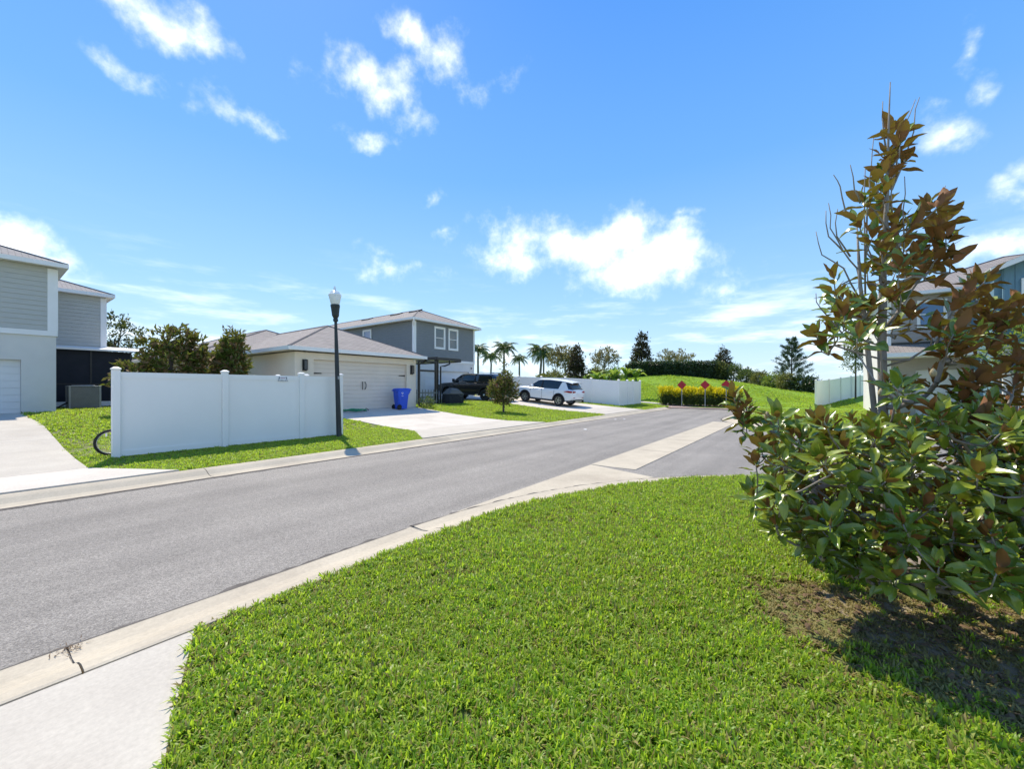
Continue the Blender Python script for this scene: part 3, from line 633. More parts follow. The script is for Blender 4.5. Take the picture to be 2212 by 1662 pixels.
m = MB(); m.box((GX-.27, -4.6, g0), (GX-.26, 1.16, 2.62)); m.build('door_reveal', M['stucco_grey'], lh)
garage_door(lh, (GX, 2.0), (0, -1), (1, 0), .85, 6.6, GZ-.02, 2.62, M['garage_white'], rows=4, grooves=2)
hip_roof(lh, -33, GX+.36, -12, 2.26, 6.28, .40, M['roof_grey'])
# rear wing and screened porch
wx = -28.6
w2 = wall(lh, 'wall', (wx, 4.12), (wx, 1.9), 3.4, 6.15, .2, [], M['siding_grey'], nsign=-1)
siding(w2, (wx, 3.95), (wx, 2.05), 3.5, 6.1, M['siding_grey'], nsign=-1)
wall(lh, 'wall', (wx-.2, 4.12), (-38, 4.12), g0, 6.12, .2, [], M['siding_grey'])
m = MB(); m.box((wx-.001, 3.95, 3.5), (wx+.045, 4.17, 6.1)); m.box((wx-.25, 4.122, 3.5), (wx-.0012, 4.168, 6.1)); m.build('corner_board', M['trim'], lh)
hip_roof(lh, -39, wx+.36, -6, 4.40, 6.27, .40, M['roof_grey'], name='roof')
px = -27.45
m = MB(); m.box((px-.05, 2.02, .62), (px, 4.9, .95)); m.build('porch_kerb', M['trim'], lh)
sc = MB(); sc.box((px-.03, 2.02, .95), (px-.012, 4.9, 3.36)); sc.box((px-3.5, 4.87, .62), (px-.03, 4.888, 3.30)); scr = sc.build('porch_screen', M['screen'], lh)
fr = MB()
for yy in (2.04, 3.45, 4.84): fr.box((px-.04, yy, .95), (px+.012, yy+.06, 3.36))
fr.box((px-.035, 2.1, 1.75), (px+.008, 4.84, 1.80)); fr.build('porch_frame', M['bronze'], lh)
m = MB(); m.add([(px+.22, 2.02, 3.36), (px+.22, 5.35, 3.36), (wx-.6, 5.35, 3.62), (wx-.6, 2.02, 3.62), (px+.22, 2.02, 3.44), (px+.22, 5.35, 3.44), (wx-.6, 5.35, 3.70), (wx-.6, 2.02, 3.70)], [(0, 3, 2, 1), (4, 5, 6, 7), (0, 1, 5, 4), (1, 2, 6, 5), (2, 3, 7, 6), (3, 0, 4, 7)]); m.build('porch_roof', M['trim'], lh)

# ------------------------------------------------------------------ beige garage house
HX = -16.85
bh = thing('beige_bungalow', 'single-storey beige stucco house with hip shingle roof and wide garage', 'house', (HX, 11, .55))
D0, D1, DT = 8.69, 13.57, 2.80; gb = .25
fw_ = wall(bh, 'wall', (HX, 7.91), (HX, 14.18), gb, 3.08, .25, [(D0-7.91, D1-7.91, gb, DT)], M['stucco_beige'])
wall(bh, 'wall', (HX-.252, 7.91), (-23.2, 7.91), gb, 3.08, .2, [], M['stucco_beige'], nsign=-1)
wall(bh, 'wall', (HX-.252, 14.18), (-23.2, 14.18), gb, 3.08, .2, [], M['stucco_beige'])
gd = garage_door(bh, (HX, 0), U_Y, W_X, D0, D1, .57, DT, M['garage'], rows=4, grooves=3)
for hy, sgn in ((D0+.02, 1), (D1-.02, -1)):      # strap hinges
    for hz in (2.22, 1.05):
        if hz < 2 and sgn < 0: continue
        m = MB(); m.extrude([(HX-.138, hy, hz-.035), (HX-.138, hy+sgn*.36, hz-.02), (HX-.138, hy+sgn*.42, hz), (HX-.138, hy+sgn*.36, hz+.02), (HX-.138, hy, hz+.035)], (.012, 0, 0)); m.build('hinge', M['black'], gd)
for hy, b in ((11.08, -.03), (11.20, .03)):
    m = MB(); m.tube([(HX-.12, hy, 1.52), (HX-.07, hy+b, 1.62), (HX-.07, hy+b, 1.78), (HX-.12, hy, 1.88)], .018, n=6); m.build('handle', M['black'], gd)
for ly in (8.30, 13.88):
    m = MB(); m.box((HX+.002, ly-.09, 2.30), (HX+.03, ly+.09, 2.78)); m.box((HX+.03, ly-.075, 2.72), (HX+.15, ly+.075, 2.76)); m.box((HX+.03, ly-.075, 2.33), (HX+.15, ly+.075, 2.37))
    for q in (-.07, .06): m.box((HX+.135, ly+q, 2.37), (HX+.147, ly+q+.012, 2.72))
    lo = m.build('wall_lamp', M['black'], bh); m = MB(); m.box((HX+.032, ly-.058, 2.372), (HX+.133, ly+.058, 2.718)); m.build('lamp_glass', M['carglass'], lo)
hip_roof(bh, -29, HX+.38, 7.5, 14.58, 3.26, .43, M['roof'])
m = MB(); m.lathe([(.035, 0), (.05, .03), (.05, .07), (.02, .09)], (HX+.06, 14.0, 2.98), n=8); m.build('flood_lamp', M['trim'], bh)
# rear body of the bungalow
wall(bh, 'wall', (-23.2, 6.6), (-37, 6.6), gb, 3.1, .2, [], M['stucco_beige'], nsign=-1)
wall(bh, 'wall', (-23.2, 6.6), (-23.2, 7.71), gb, 3.1, .2, [], M['stucco_beige'])
hip_roof(bh, -38, -21.8, 6.15, 15.2, 3.27, .395, M['roof'])
for vx in (-24.6, -26.0):
    m = MB(); m.lathe([(.05, 0), (.05, .22), (.06, .22), (.06, .28), (.0, .28)], (vx, 12.0, 4.45), n=8); m.build('vent_pipe', M['black'], bh)
m = MB(); m.tube([(HX+.36, 14.62, 3.10), (HX+.12, 14.60, 2.98), (HX+.08, 14.34, 2.86), (HX+.08, 14.32, .68), (HX+.22, 14.32, .60)], .055, n=8); m.build('downspout', M['bronze'], bh)

# ------------------------------------------------------------------ slate two-storey house
SX, SY0, SY1 = -23.4, 19.5, 26.1; sz = .55
sh = thing('slate_house', 'two-storey house with dark slate blue siding above pale stucco and white garage', 'house', (SX, 22.8, sz))
EV = 6.72; BT = 3.82
wall(sh, 'wall', (SX, SY0), (SX, SY1), sz-.2, BT-.2, .25, [(1.1, 5.95, sz-.2, 2.92)], M['stucco_pale'])
WIN = [(21.48, 22.64, 4.62, 6.38), (22.98, 24.10, 4.62, 6.38)]
op = [(a-SY0, b-SY0, c, d) for a, b, c, d in WIN]
u1 = wall(sh, 'wall', (SX, SY0), (SX, SY1), BT, EV-.16, .22, op, M['siding_slate'])
siding(u1, (SX, SY0+.18), (SX, SY1-.14), BT+.01, EV-.17, M['siding_slate'], opens=[(o[0]-.18, o[1]-.18, o[2], o[3]) for o in op])
for a, b, c, d in WIN: window(sh, (SX, 0), U_Y, W_X, a, b, c, d, trimw=.13)
u2 = wall(sh, 'wall', (SX-.222, SY0), (-42, SY0), sz-.2, EV-.16, .2, [], M['siding_slate'], nsign=-1)
sideop = [(5.0, 6.15, 4.65, 6.35)]
siding(u2, (SX-.16, SY0), (-42, SY0), 3.1, EV-.17, M['siding_slate'], nsign=-1, opens=sideop)
window(sh, (SX-.16, SY0-.06), (-1, 0), (0, -1), *sideop[0], glass='glass_blue', trimw=.11)
wall(sh, 'wall', (SX-.222, SY1), (-42, SY1), sz-.2, EV-.16, .2, [], M['siding_slate'])
m = MB(); m.box((SX-.02, SY0-.03, BT-.198), (SX+.05, SY1+.03, BT-.002)); m.build('belt_board', M['trim'], sh)
for ya, yb in ((SY0-.035, SY0+.18), (SY1-.14, SY1+.035)):
    m = MB(); m.box((SX-.001, ya, BT), (SX+.045, yb, EV-.17)); m.box((SX-.16, ya if ya < 22 else yb-.04, BT), (SX-.0012, ya+.04 if ya < 22 else yb, EV-.17)); m.build('corner_board', M['trim'], sh)
garage_door(sh, (SX, 0), U_Y, W_X, SY0+1.1, SY0+5.95, .57, 2.92, M['garage_white'], rows=4, grooves=1)
hip_roof(sh, -43, SX+.42, SY0-.42, SY1+.42, EV, .40, M['roof'])
m = MB(); m.tube([(SX+.40, SY0-.36, EV-.1), (SX+.36, SY0-.30, EV-.32), (SX+.10, SY0-.10, EV-.55), (SX+.10, SY0-.08, .7)], .06, n=8); m.build('downspout', M['trim'], sh)
for vx, ln in ((-26.4, .5), (-28.9, .5), (-33.2, .5)):
    m = MB(); zr = EV+(SY1-SY0+.84)/2*.4; cyv = (SY0+SY1)/2-.62; m.extrude([(vx-.5, cyv-.30, zr-.38), (vx+.5, cyv-.30, zr-.38), (vx+.5, cyv+.3, zr-.17), (vx-.5, cyv+.3, zr-.17)], (0, 0, .12)); m.build('roof_vent', M['black'], sh)
m = MB(); m.lathe([(.05, 0), (.06, .08), (.02, .12)], (SX+.1, SY1-.45, 3.2), n=8, axis='z'); m.build('security_camera', M['black'], sh)
m = MB(); m.box((SX-.5, SY1+.01, 2.75), (SX-.3, SY1+.3, 2.83)); m.box((SX-.45, SY1+.2, 2.68), (SX-.35, SY1+.34, 2.75)); m.build('flood_lamp', M['black'], sh)

# ------------------------------------------------------------------ entry canopy between the two houses
ec = thing('entry_canopy', 'black aluminium entry canopy with screen posts between the two houses', 'canopy', (-18.3, 17, .58))
m = MB(); CX0, CX1, CY0, CY1 = -23.0, -18.1, 16.85, 18.95
m.box((CX0, CY0, 3.30), (CX1, CY0+.06, 3.47)); m.box((CX0, CY1-.06, 3.24), (CX1, CY1, 3.40)); m.box((CX1-.06, CY0+.06, 3.28), (CX1, CY1-.06, 3.44)); m.build('gutter_frame', M['bronze'], ec)
m = MB(); m.add([(CX0, CY0+.06, 3.36), (CX1-.06, CY0+.06, 3.36), (CX1-.06, CY1-.06, 3.30), (CX0, CY1-.06, 3.30), (CX0, CY0+.06, 3.42), (CX1-.06, CY0+.06, 3.42), (CX1-.06, CY1-.06, 3.36), (CX0, CY1-.06, 3.36)], [(0, 3, 2, 1), (4, 5, 6, 7), (0, 1, 5, 4), (1, 2, 6, 5), (2, 3, 7, 6), (3, 0, 4, 7)]); m.build('canopy_roof', M['trim'], ec)
for q in ((-18.24, 16.87, .12), (-18.24, 17.02, .09), (-20.4, 16.87, .08), (-18.26, 15.55, .08)):
    m = MB(); m.box((q[0]-q[2], q[1], .40), (q[0], q[1]+q[2], 3.30)); m.build('post', M['bronze'], ec)
for y0, y1, z0, z1 in ((15.64, 16.86, 3.1, 3.2), (15.64, 16.86, 2.55, 2.66), (15.64, 16.86, 1.0, 1.06), (14.5, 15.55, 3.14, 3.22)):
    m = MB(); m.box((-18.30, y0, z0), (-18.25, y1, z1)); m.build('rail', M['bronze'], ec)
m = MB(); m.tube([(-18.12, 17.9, 3.30), (-18.10, 17.9, 3.08), (-18.14, 17.55, 2.95), (-18.16, 17.20, 2.9), (-18.16, 17.18, .62)], .05, n=8); m.build('downspout', M['bronze'], ec)

# ------------------------------------------------------------------ taupe house with blue gable, right edge
rh = thing('taupe_townhouse', 'two-storey taupe townhouse with blue gabled wing behind the magnolia', 'house', (5, 28.3, .15))
TX, TY = 3.25, 28.3; tz = .1
t1 = wall(rh, 'wall', (TX, TY), (16, TY), 3.75, 6.2, .22, [(1.05, 2.1, 4.55, 5.95), (3.6, 4.9, 4.55, 5.95)], M['siding_taupe'])
siding(t1, (TX+.1, TY), (11, TY), 3.76, 6.15, M['siding_taupe'], opens=[(.95, 2.0, 4.55, 5.95), (3.5, 4.8, 4.55, 5.95)])
window(rh, (0, TY), (1, 0), (0, -1), TX+1.05, TX+2.1, 4.55, 5.95, glass='glass_blue'); window(rh, (0, TY), (1, 0), (0, -1), TX+3.6, TX+4.9, 4.55, 5.95)
wall(rh, 'wall', (TX, TY), (16, TY), tz, 3.3, .25, [(1.0, 5.6, tz, 2.5)], M['siding_taupe'])
t2 = wall(rh, 'wall', (TX, 38), (TX, TY+.252), tz, 6.2, .2, [], M['stucco_pale'], nsign=-1)
siding(t2, (TX, 38), (TX, TY+.12), .4, 6.15, M['garage_white'], nsign=-1)  # sunlit side of the taupe house: the brightness is put into white boards
m = MB(); m.box((TX-.05, TY-.05, tz), (TX+.1, TY+.12, 6.15)); m.build('corner_board', M['trim'], rh)
garage_door(rh, (TX, TY), (1, 0), (0, -1), 1.0, 5.6, .15, 2.5, M['garage_white'], rows=4, grooves=1)
hip_roof(rh, TX-.4, 17, TY-.45, 39, 6.35, .42, M['roof'])
m = MB(); m.add([(TX-.2, TY-1.3, 3.28), (9, TY-1.3, 3.28), (9, TY+.02, 3.8), (TX-.2, TY+.02, 3.8)], [(0, 1, 2, 3)]); pr = m.build('porch_roof', M['roof'], rh, uv=[lambda p: (p[0], p[1])])
m = MB(); m.box((TX-.22, TY-1.34, 3.1), (9, TY-1.3, 3.3)); m.box((TX-.22, TY-1.3, 3.1), (TX-.18, TY, 3.3)); m.build('fascia', M['trim'], pr)
m = MB(); m.box((TX-.18, TY-1.3, 3.08), (9, TY-.01, 3.1)); m.build('soffit', M['trim'], pr)
m = MB(); m.box((TX-.2, TY-.03, 3.78), (9, TY-.005, 3.9)); m.build('flashing', M['bronze'], rh)
# blue gabled wing
BX0, BX1, BY = 6.3, 13.3, 25.0; bze = 6.55; ap_ = bze+(BX1-BX0)/2*.42
m = MB(); m.extrude([(BX0, BY, 3.3), (BX1, BY, 3.3), (BX1, BY, bze), ((BX0+BX1)/2, BY, ap_), (BX0, BY, bze)], (0, .2, 0)); bw = m.build('wall', M['siding_blue'], rh)
for i in range(24):
    a = BX0+.02+i*.2905
    if a > BX1-.02: break
    b = a+.272; tz_ = lambda x: bze+(min(x-BX0, BX1-x))*.42-.02
    m = MB(); m.extrude([(a, BY-.022, 3.32), (b, BY-.022, 3.32), (b, BY-.022, tz_(b)), (a, BY-.022, tz_(a))], (0, .021, 0)); m.build('siding_board', M['siding_blue'], bw)
window(rh, (0, BY-.085), (1, 0), (0, -1), 6.75, 8.2, 4.6, 5.95); window(rh, (0, BY-.085), (1, 0), (0, -1), 9.6, 11.05, 4.6, 5.95)
wall(rh, 'wall', (BX0, BY), (BX1, BY), .1, 3.3, .2, [], M['stucco_pale']); wall(rh, 'wall', (BX0, TY), (BX0, BY+.2), .1, bze, .2, [], M['siding_blue'], nsign=-1)
m = MB(); mx_ = (BX0+BX1)/2; uvs = []
for s in (-1, 1):
    e = mx_+s*((BX1-BX0)/2+.45); ez = bze-.45*.42
    q = [(e, BY-.45, ez), (mx_, BY-.45, ap_), (mx_, 34, ap_), (e, 34, ez)]; m.add(q if s > 0 else q[::-1], [(0, 1, 2, 3)]); uvs.append(lambda p, e=e: (p[1], abs(p[0]-e)*1.085))
m.v = [(x, y, z+.08) for x, y, z in m.v]; gr = m.build('gable_roof', M['roof'], rh, uv=uvs)
m = MB()
for s in (-1, 1):
    e = mx_+s*((BX1-BX0)/2+.45); ez = bze-.45*.42
    m.extrude([(e, BY-.48, ez-.14), (mx_, BY-.48, ap_-.14), (mx_, BY-.48, ap_+.07), (e, BY-.48, ez+.07)], (0, .035, 0))
    m.extrude([(e, BY-.44, ez+.05), (mx_, BY-.44, ap_+.05), (mx_, 34, ap_+.05), (e, 34, ez+.05)], (0, 0, .02))
m.build('rake_board', M['trim'], gr)
# white fence panels beside that house
# ------------------------------------------------------------------ far houses
def far_house(name, label, x0, x1, y0, y1, base, eave, pitch, wm, rm, panels=False):
    t = thing(name, label, 'house', ((x0+x1)/2, (y0+y1)/2, base))
    m = MB(); m.box((x0, y0, base-.5), (x1, y1, eave)); m.build('wall', wm, t)
    r, zr = hip_roof(t, x0-.4, x1+.4, y0-.4, y1+.4, eave+.15, pitch, rm)
    return t, zr
far_house('distant_bungalow', 'low beige bungalow roof behind the screened porch', -46, -36.5, 9.0, 16.5, .6, 3.1, .4, M['stucco_beige'], M['roof'])
t, zr = far_house('distant_brown_house', 'small brown roofed house far behind the shrubs on the mound', -12, -4, 102, 110, -.2, 2.75, .40, M['stucco_beige'], M['bronze_roof'] if 'bronze_roof' in M else M['roof'])
m = MB(); m.extrude([(-9.5, 103.2, 3.6), (-6.5, 103.2, 3.6), (-6.8, 104.9, 4.28), (-9.2, 104.9, 4.28)], (0, -.03, .09)); m.build('solar_panel', M['glass_blue'], t)
M['blue_roof'] = shingle_mat('blue_metal_roof', (.16, .32, .48), (.13, .28, .43), (.10, .22, .36))
far_house('distant_blue_house', 'far low house with pale blue roof beside the pine tree', -6, 3.5, 114, 122, -.2, 2.4, .38, M['stucco_pale'], M['blue_roof'])

# ------------------------------------------------------------------ white vinyl fences
def fence(label, runs, ztop, post_w=.127, name='vinyl_fence'):
    """runs: lists of post positions (x, y); ztop: function; parts: post (> cap), panel (> rail)"""
    x, y = runs[0][0]; root = thing(name, label, 'fence', (x, y, gz(x, y))); done = set()
    pm = {}
    for run in runs:
        for (x, y) in run:
            if (x, y) in done: continue
            done.add((x, y)); zb = gz(x, y)-.15; zt = ztop(x, y)+.05; h = post_w/2
            m = MB(); m.box((x-h, y-h, zb), (x+h, y+h, zt)); p = bevel(m.build('post', M['white'], root), .006, 1)
            m = MB(); c = h+.012
            m.loft([[(x-c, y-c, zt+.001), (x+c, y-c, zt+.001), (x+c, y+c, zt+.001), (x-c, y+c, zt+.001)], [(x-c, y-c, zt+.022), (x+c, y-c, zt+.022), (x+c, y+c, zt+.022), (x-c, y+c, zt+.022)], [(x-.03, y-.03, zt+.058), (x+.03, y-.03, zt+.058), (x+.03, y+.03, zt+.058), (x-.03, y+.03, zt+.058)]], closed=True)
            m.f = [f[::-1] for f in m.f]; m.build('cap', M['white'], p)
        for a, b in zip(run, run[1:]):
            d = Vector((b[0]-a[0], b[1]-a[1])); Lw = d.length; u = d/Lw; w = Vector((u.y, -u.x)); h = post_w/2
            za, zb = gz(*a)+.02, gz(*b)+.02; ta, tb = ztop(*a), ztop(*b)
            def slab(m, b0, b1, lo0, lo1, hi0, hi1, s0=h, s1=None):
                s1 = Lw-h if s1 is None else s1
                P = lambda s, q, z: (a[0]+u.x*s+w.x*q, a[1]+u.y*s+w.y*q, z)
                m.add([P(s0, b0, lo0), P(s1, b0, lo1), P(s1, b1, lo1), P(s0, b1, lo0), P(s0, b0, hi0), P(s1, b0, hi1), P(s1, b1, hi1), P(s0, b1, hi0)], [(0, 3, 2, 1)[::-1], (4, 5, 6, 7)[::-1], (0, 1, 5, 4)[::-1], (1, 2, 6, 5)[::-1], (2, 3, 7, 6)[::-1], (3, 0, 4, 7)[::-1]])
            m = MB(); slab(m, -.011, .011, za+.05, zb+.05, ta-.06, tb-.06)
            pn = m.build('panel', M['white'], root)
            m = MB(); slab(m, -.022, .022, ta-.125, tb-.125, ta, tb); m.build('rail', M['white'], pn)
            m = MB(); slab(m, -.022, .022, za, zb, za+.12, zb+.12); m.build('rail', M['white'], pn)
    return root
FX = -11.67
f1 = fence('white vinyl privacy fence beside the street behind the lamp post', [[(FX, 1.84), (FX, 3.79), (FX, 5.66), (FX, 6.84)], [(FX, 6.84), (-13.76, 6.84), (-15.87, 6.84), (-17.94, 6.84), (-20.1, 6.84)]], lambda x, y: 1.93+.012*max(0, -x-11.7))
# company plate on the rail of that fence
sg = thing('fence_sign', 'small white sign with dark phone number on the fence rail', 'sign', (FX+.036, 5.14, 1.82))
m = MB(); m.box((FX+.024, 5.02, 1.772), (FX+.029, 5.275, 1.905)); m.build('plate', M['paper'], sg)
def text_part(txt, size, loc, parent, mt, name='lettering'):
    cu = bpy.data.curves.new('txt', 'FONT'); cu.body = txt; cu.size = size; cu.align_x = 'CENTER'; cu.align_y = 'CENTER'; cu.offset = size*.02
    tmp = bpy.data.objects.new('txt', cu); me = bpy.data.meshes.new_from_object(tmp); bpy.data.objects.remove(tmp)
    me.materials.clear(); me.materials.append(mt); o = link(name, me, parent); o.location = Vector(loc)-wloc(parent); o.rotation_euler = (math.pi/2, 0, math.pi/2); return o
text_part('813-839-4076', .046, (FX+.0305, 5.147, 1.797), sg, M['ink'])
m = MB(); m.extrude([(FX+.0295, 5.035, 1.835), (FX+.0295, 5.055, 1.835), (FX+.0295, 5.075, 1.893), (FX+.0295, 5.05, 1.893)], (.001, 0, 0)); m.extrude([(FX+.0295, 5.24, 1.835), (FX+.0295, 5.26, 1.835), (FX+.0295, 5.245, 1.893), (FX+.0295, 5.22, 1.893)], (.001, 0, 0)); m.build('logo_print', M['ink'], sg)
text_part('FENCE', .042, (FX+.0305, 5.147, 1.868), sg, M['ink_pink']) if False else None
m = MB(); m.box((FX+.0295, 5.085, 1.858), (FX+.0302, 5.21, 1.88)); m.build('print_band', M['ink_pink'], sg)

FY = 27.8
fence('white vinyl fence running behind the white car to the street end', [[(-24.5, FY), (-22.2, FY), (-19.9, FY), (-17.6, FY), (-15.4, FY), (-13.2, FY), (-11.05, FY)], [(-11.05, FY), (-11.05, 29.5), (-11.05, 30.7), (-11.05, 32.3)]], lambda x, y: gz(x, y)+1.83 if x > -14 else gz(-14, FY)+1.83+(-14-x)*.035)
fence('white vinyl fence at the foot of the mound near the taupe house', [[(.34, 37.6), (1.2, 40.6), (2.05, 43.7), (2.9, 46.7), (3.75, 49.8), (4.6, 52.9)]], lambda x, y: gz(x, y)+1.95)

# ------------------------------------------------------------------ street lamp
lp = thing('street_lamp', 'dark street lamp post with clear acorn globe beside the white fence', 'street lamp', (-11.35, 6.62, .10))
# the post leans slightly to the left
lp.rotation_euler = Euler((math.radians(.9), math.radians(-1.5), 0))
m = MB(); m.lathe([(.088, -.1), (.088, .02), (.076, .05), (.074, .4), (.060, 2.4), (.042, 3.42), (.042, 3.5)], n=14); smooth_angle(m.build('post', M['lamp_metal'], lp, local=True))
m = MB(); m.lathe([(.045, 3.48), (.072, 3.50), (.072, 3.56), (.058, 3.58), (.10, 3.66), (.105, 3.72), (.125, 3.9), (.135, 3.94), (.135, 3.985), (.11, 4.0), (.09, 4.02), (.0, 4.02)], n=10); m.build('fitter', M['lamp_metal'], lp, local=True)
def glass_acorn():
    m_ = bpy.data.materials.new('acorn_glass'); m_.use_nodes = True; nt = m_.node_tree; b = nt.nodes['Principled BSDF']
    tc = nt.nodes.new('ShaderNodeTexCoord'); w = nt.nodes.new('ShaderNodeTexWave'); w.inputs['Scale'].default_value = 14; w.inputs['Distortion'].default_value = 2; nt.links.new(tc.outputs['Object'], w.inputs[0])
    bp = nt.nodes.new('ShaderNodeBump'); bp.inputs['Strength'].default_value = .35; bp.inputs['Distance'].default_value = .01; nt.links.new(w.outputs['Fac'], bp.inputs['Height']); nt.links.new(bp.outputs[0], b.inputs['Normal'])
    b.inputs['Base Color'].default_value = (.9, .93, .92, 1); b.inputs['Roughness'].default_value = .25; b.inputs['Transmission Weight'].default_value = .18; b.inputs['IOR'].default_value = 1.25
    return m_
M['acorn'] = glass_acorn()
m = MB(); m.lathe([(.105, 3.99), (.125, 4.02), (.155, 4.15), (.178, 4.26), (.180, 4.28)], n=20, cap=False); m.lathe([(.098, 3.995), (.118, 4.02), (.148, 4.15), (.171, 4.26), (.173, 4.28)][::-1], n=20, cap=False); g_ = m.build('globe', M['acorn'], lp, local=True, smooth=True)
m = MB(); m.lathe([(.184, 4.27), (.182, 4.30), (.150, 4.33), (.148, 4.35), (.118, 4.37), (.114, 4.39), (.05, 4.43), (.038, 4.46), (.036, 4.50), (.026, 4.51), (.028, 4.53), (.018, 4.55), (.0, 4.555)], n=20); M['acorn_top'] = mat('frosted_acorn_top', (.82, .84, .83), (.74, .78, .76), rough=.3, scale=8); smooth_angle(m.build('globe_top', M['acorn_top'], lp, local=True))
m = MB(); m.lathe([(.05, 4.02), (.06, 4.06), (.045, 4.12), (.02, 4.16), (.0, 4.17)], n=12); m.build('bulb', M['paper'], lp, local=True, smooth=True)
m = MB(); m.box((.070, -.03, 1.75), (.078, .03, 1.84)); m.build('number_tag', M['grey_metal'], lp, local=True)

# ------------------------------------------------------------------ air conditioner
ac = thing('air_conditioner', 'grey air conditioner condenser unit on the grass beside the screened porch', 'air conditioner', (-25.9, 3.05, gz(-25.9, 3.0)))
m = MB(); m.box((-.55, -.55, -.05), (.55, .55, .06)); m.build('pad', M['concrete'], ac, local=True)
m = MB()
for s in (-1, 1):
    for t_ in (-1, 1): m.box((s*.46-.03, t_*.46-.03, .061), (s*.46+.03, t_*.46+.03, .98))
for i in range(26):
    z = .09+i*.034
    m.box((-.45, -.472, z), (.45, -.452, z+.019)); m.box((-.45, .452, z), (.45, .472, z+.019)); m.box((.452, -.45, z), (.472, .45, z+.019)); m.box((-.472, -.45, z), (-.452, .45, z+.019))
m.build('louvre_grille', M['grey_metal'], ac, local=True)
m = MB(); m.box((-.44, -.44, .07), (.44, .44, .96)); m.build('coil', M['plastic'], ac, local=True)
m = MB(); m.box((-.5, -.5, .981), (.5, .5, 1.03)); m.lathe([(.36, 1.031), (.36, 1.06), (.30, 1.06), (.30, 1.04), (.0, 1.04)], n=20); bevel(m.build('top', M['galv'], ac, local=True), .01, 1)
m = MB(); m.tube([(.1, -.49, .3), (.05, -.75, .1), (0, -1.3, .08), (-.2, -1.9, .35)], .035, n=6); m.build('line_set', M['black'], ac, local=True)
m = MB(); m.box((-27.44, 2.9, .66), (-27.0, 4.4, .72)); m.box((-27.4, 2.95, .45), (-27.3, 3.05, .66)); m.box((-27.4, 4.25, .45), (-27.3, 4.35, .66)); tag(m.build('low_bench', M['grey_wood']), 'low pale plank bench beside the air conditioner unit', 'bench')

# ------------------------------------------------------------------ bicycle behind the fence
bk = thing('bicycle', 'small bicycle whose black tyre shows behind the fence end', 'bicycle', (-12.0, 2.2, gz(-12.0, 2.2)))
def bike_wheel(y, r=.262):
    m = MB(); n = 28
    rings = [[(.022*math.cos(a), y+(r+.022*math.sin(a))*math.cos(2*math.pi*k/n), r+.02+(r+.022*math.sin(a))*math.sin(2*math.pi*k/n)) for a in [2*math.pi*q/8 for q in range(8)]] for k in range(n+1)]
    m.loft(rings, closed=True, cap=False); t = m.build('tyre', M['rubber'], bk, local=True, smooth=True)
    m = MB(); rings = [[(.016*math.cos(a), y+(r-.03+.010*math.sin(a))*math.cos(2*math.pi*k/n), r+.02+(r-.03+.010*math.sin(a))*math.sin(2*math.pi*k/n)) for a in [2*math.pi*q/6 for q in range(6)]] for k in range(n+1)]
    m.loft(rings, closed=True, cap=False)
    m.lathe([(.02, -.04), (.02, .04)], (0, y, r+.02), n=8, axis='x')
    for k in range(14):
        a = 2*math.pi*k/14; m.tube([(.02*(-1)**k, y, r+.02), (0, y+(r-.03)*math.cos(a), r+.02+(r-.03)*math.sin(a))], .0016, n=3)
    m.build('wheel_rim', M['alloy'], bk, local=True)
    m = MB(); m.box((.004, y-.10, r+.15), (.012, y-.07, r+.22)); m.build('spoke_reflector', M['paper'], bk, local=True)
bike_wheel(-.37); bike_wheel(.47)
m = MB()
for p, q, r in (((0, -.37, .28), (0, -.18, .62), .014), ((0, -.20, .58), (0, .12, .30), .018), ((0, -.19, .62), (0, .22, .62), .016), ((0, .22, .66), (0, .12, .30), .016), ((0, .12, .30), (0, .47, .28), .01), ((0, .22, .60), (0, .47, .28), .01), ((0, -.18, .62), (0, -.14, .78), .012)): m.tube([p, q], r, n=6)
m.build('frame', M['sign_red'], bk, local=True)
m = MB(); m.tube([(-.22, -.05, .84), (-.08, -.13, .80), (.08, -.13, .80), (.22, -.05, .84)], .012, n=6); m.build('handlebar', M['black'], bk, local=True)
m = MB(); m.lathe([(.0, .66), (.09, .68), (.08, .72), (.0, .73)], (0, .24, 0), n=10); m.build('saddle', M['plastic'], bk, local=True)
m = MB(); m.lathe([(.05, -.03), (.05, .03)], (0, .12, .30), n=10, axis='x'); m.tube([(.06, .12, .30), (.06, .2, .2)], .01); m.tube([(-.06, .12, .30), (-.06, .04, .4)], .01); m.build('crank', M['black'], bk, local=True)

# ------------------------------------------------------------------ blue bin, hose, plant pot corner
bn = thing('recycling_bin', 'blue wheeled recycling bin in front of the beige garage door', 'bin', (-16.25, 12.75, gz(-16.25, 12.75)+.03), rz=math.radians(-8))
m = MB()
def ring(x0, x1, y0, y1, z, c=.05): return [(x0+c, y0, z), (x1-c, y0, z), (x1, y0+c, z), (x1, y1-c, z), (x1-c, y1, z), (x0+c, y1, z), (x0, y1-c, z), (x0, y0+c, z)]
m.loft([ring(-.22, .22, -.24, .22, .03), ring(-.225, .225, -.25, .225, .14), ring(-.28, .28, -.30, .27, .72), ring(-.28, .28, -.30, .36, .84), ring(-.29, .29, -.31, .38, .95)], closed=True); m.f = [f[::-1] for f in m.f]
m.box((.266, -.1, .50), (.286, .12, .60)); body = m.build('body', M['bin'], bn, local=True)
m = MB(); m.loft([ring(-.305, .305, -.33, .42, .952), ring(-.31, .31, -.335, .425, .985), ring(-.27, .27, -.28, .34, 1.03), ring(-.2, .2, -.2, .26, 1.045)], closed=True); m.f = [f[::-1] for f in m.f]; m.build('lid', M['bin'], bn, local=True)
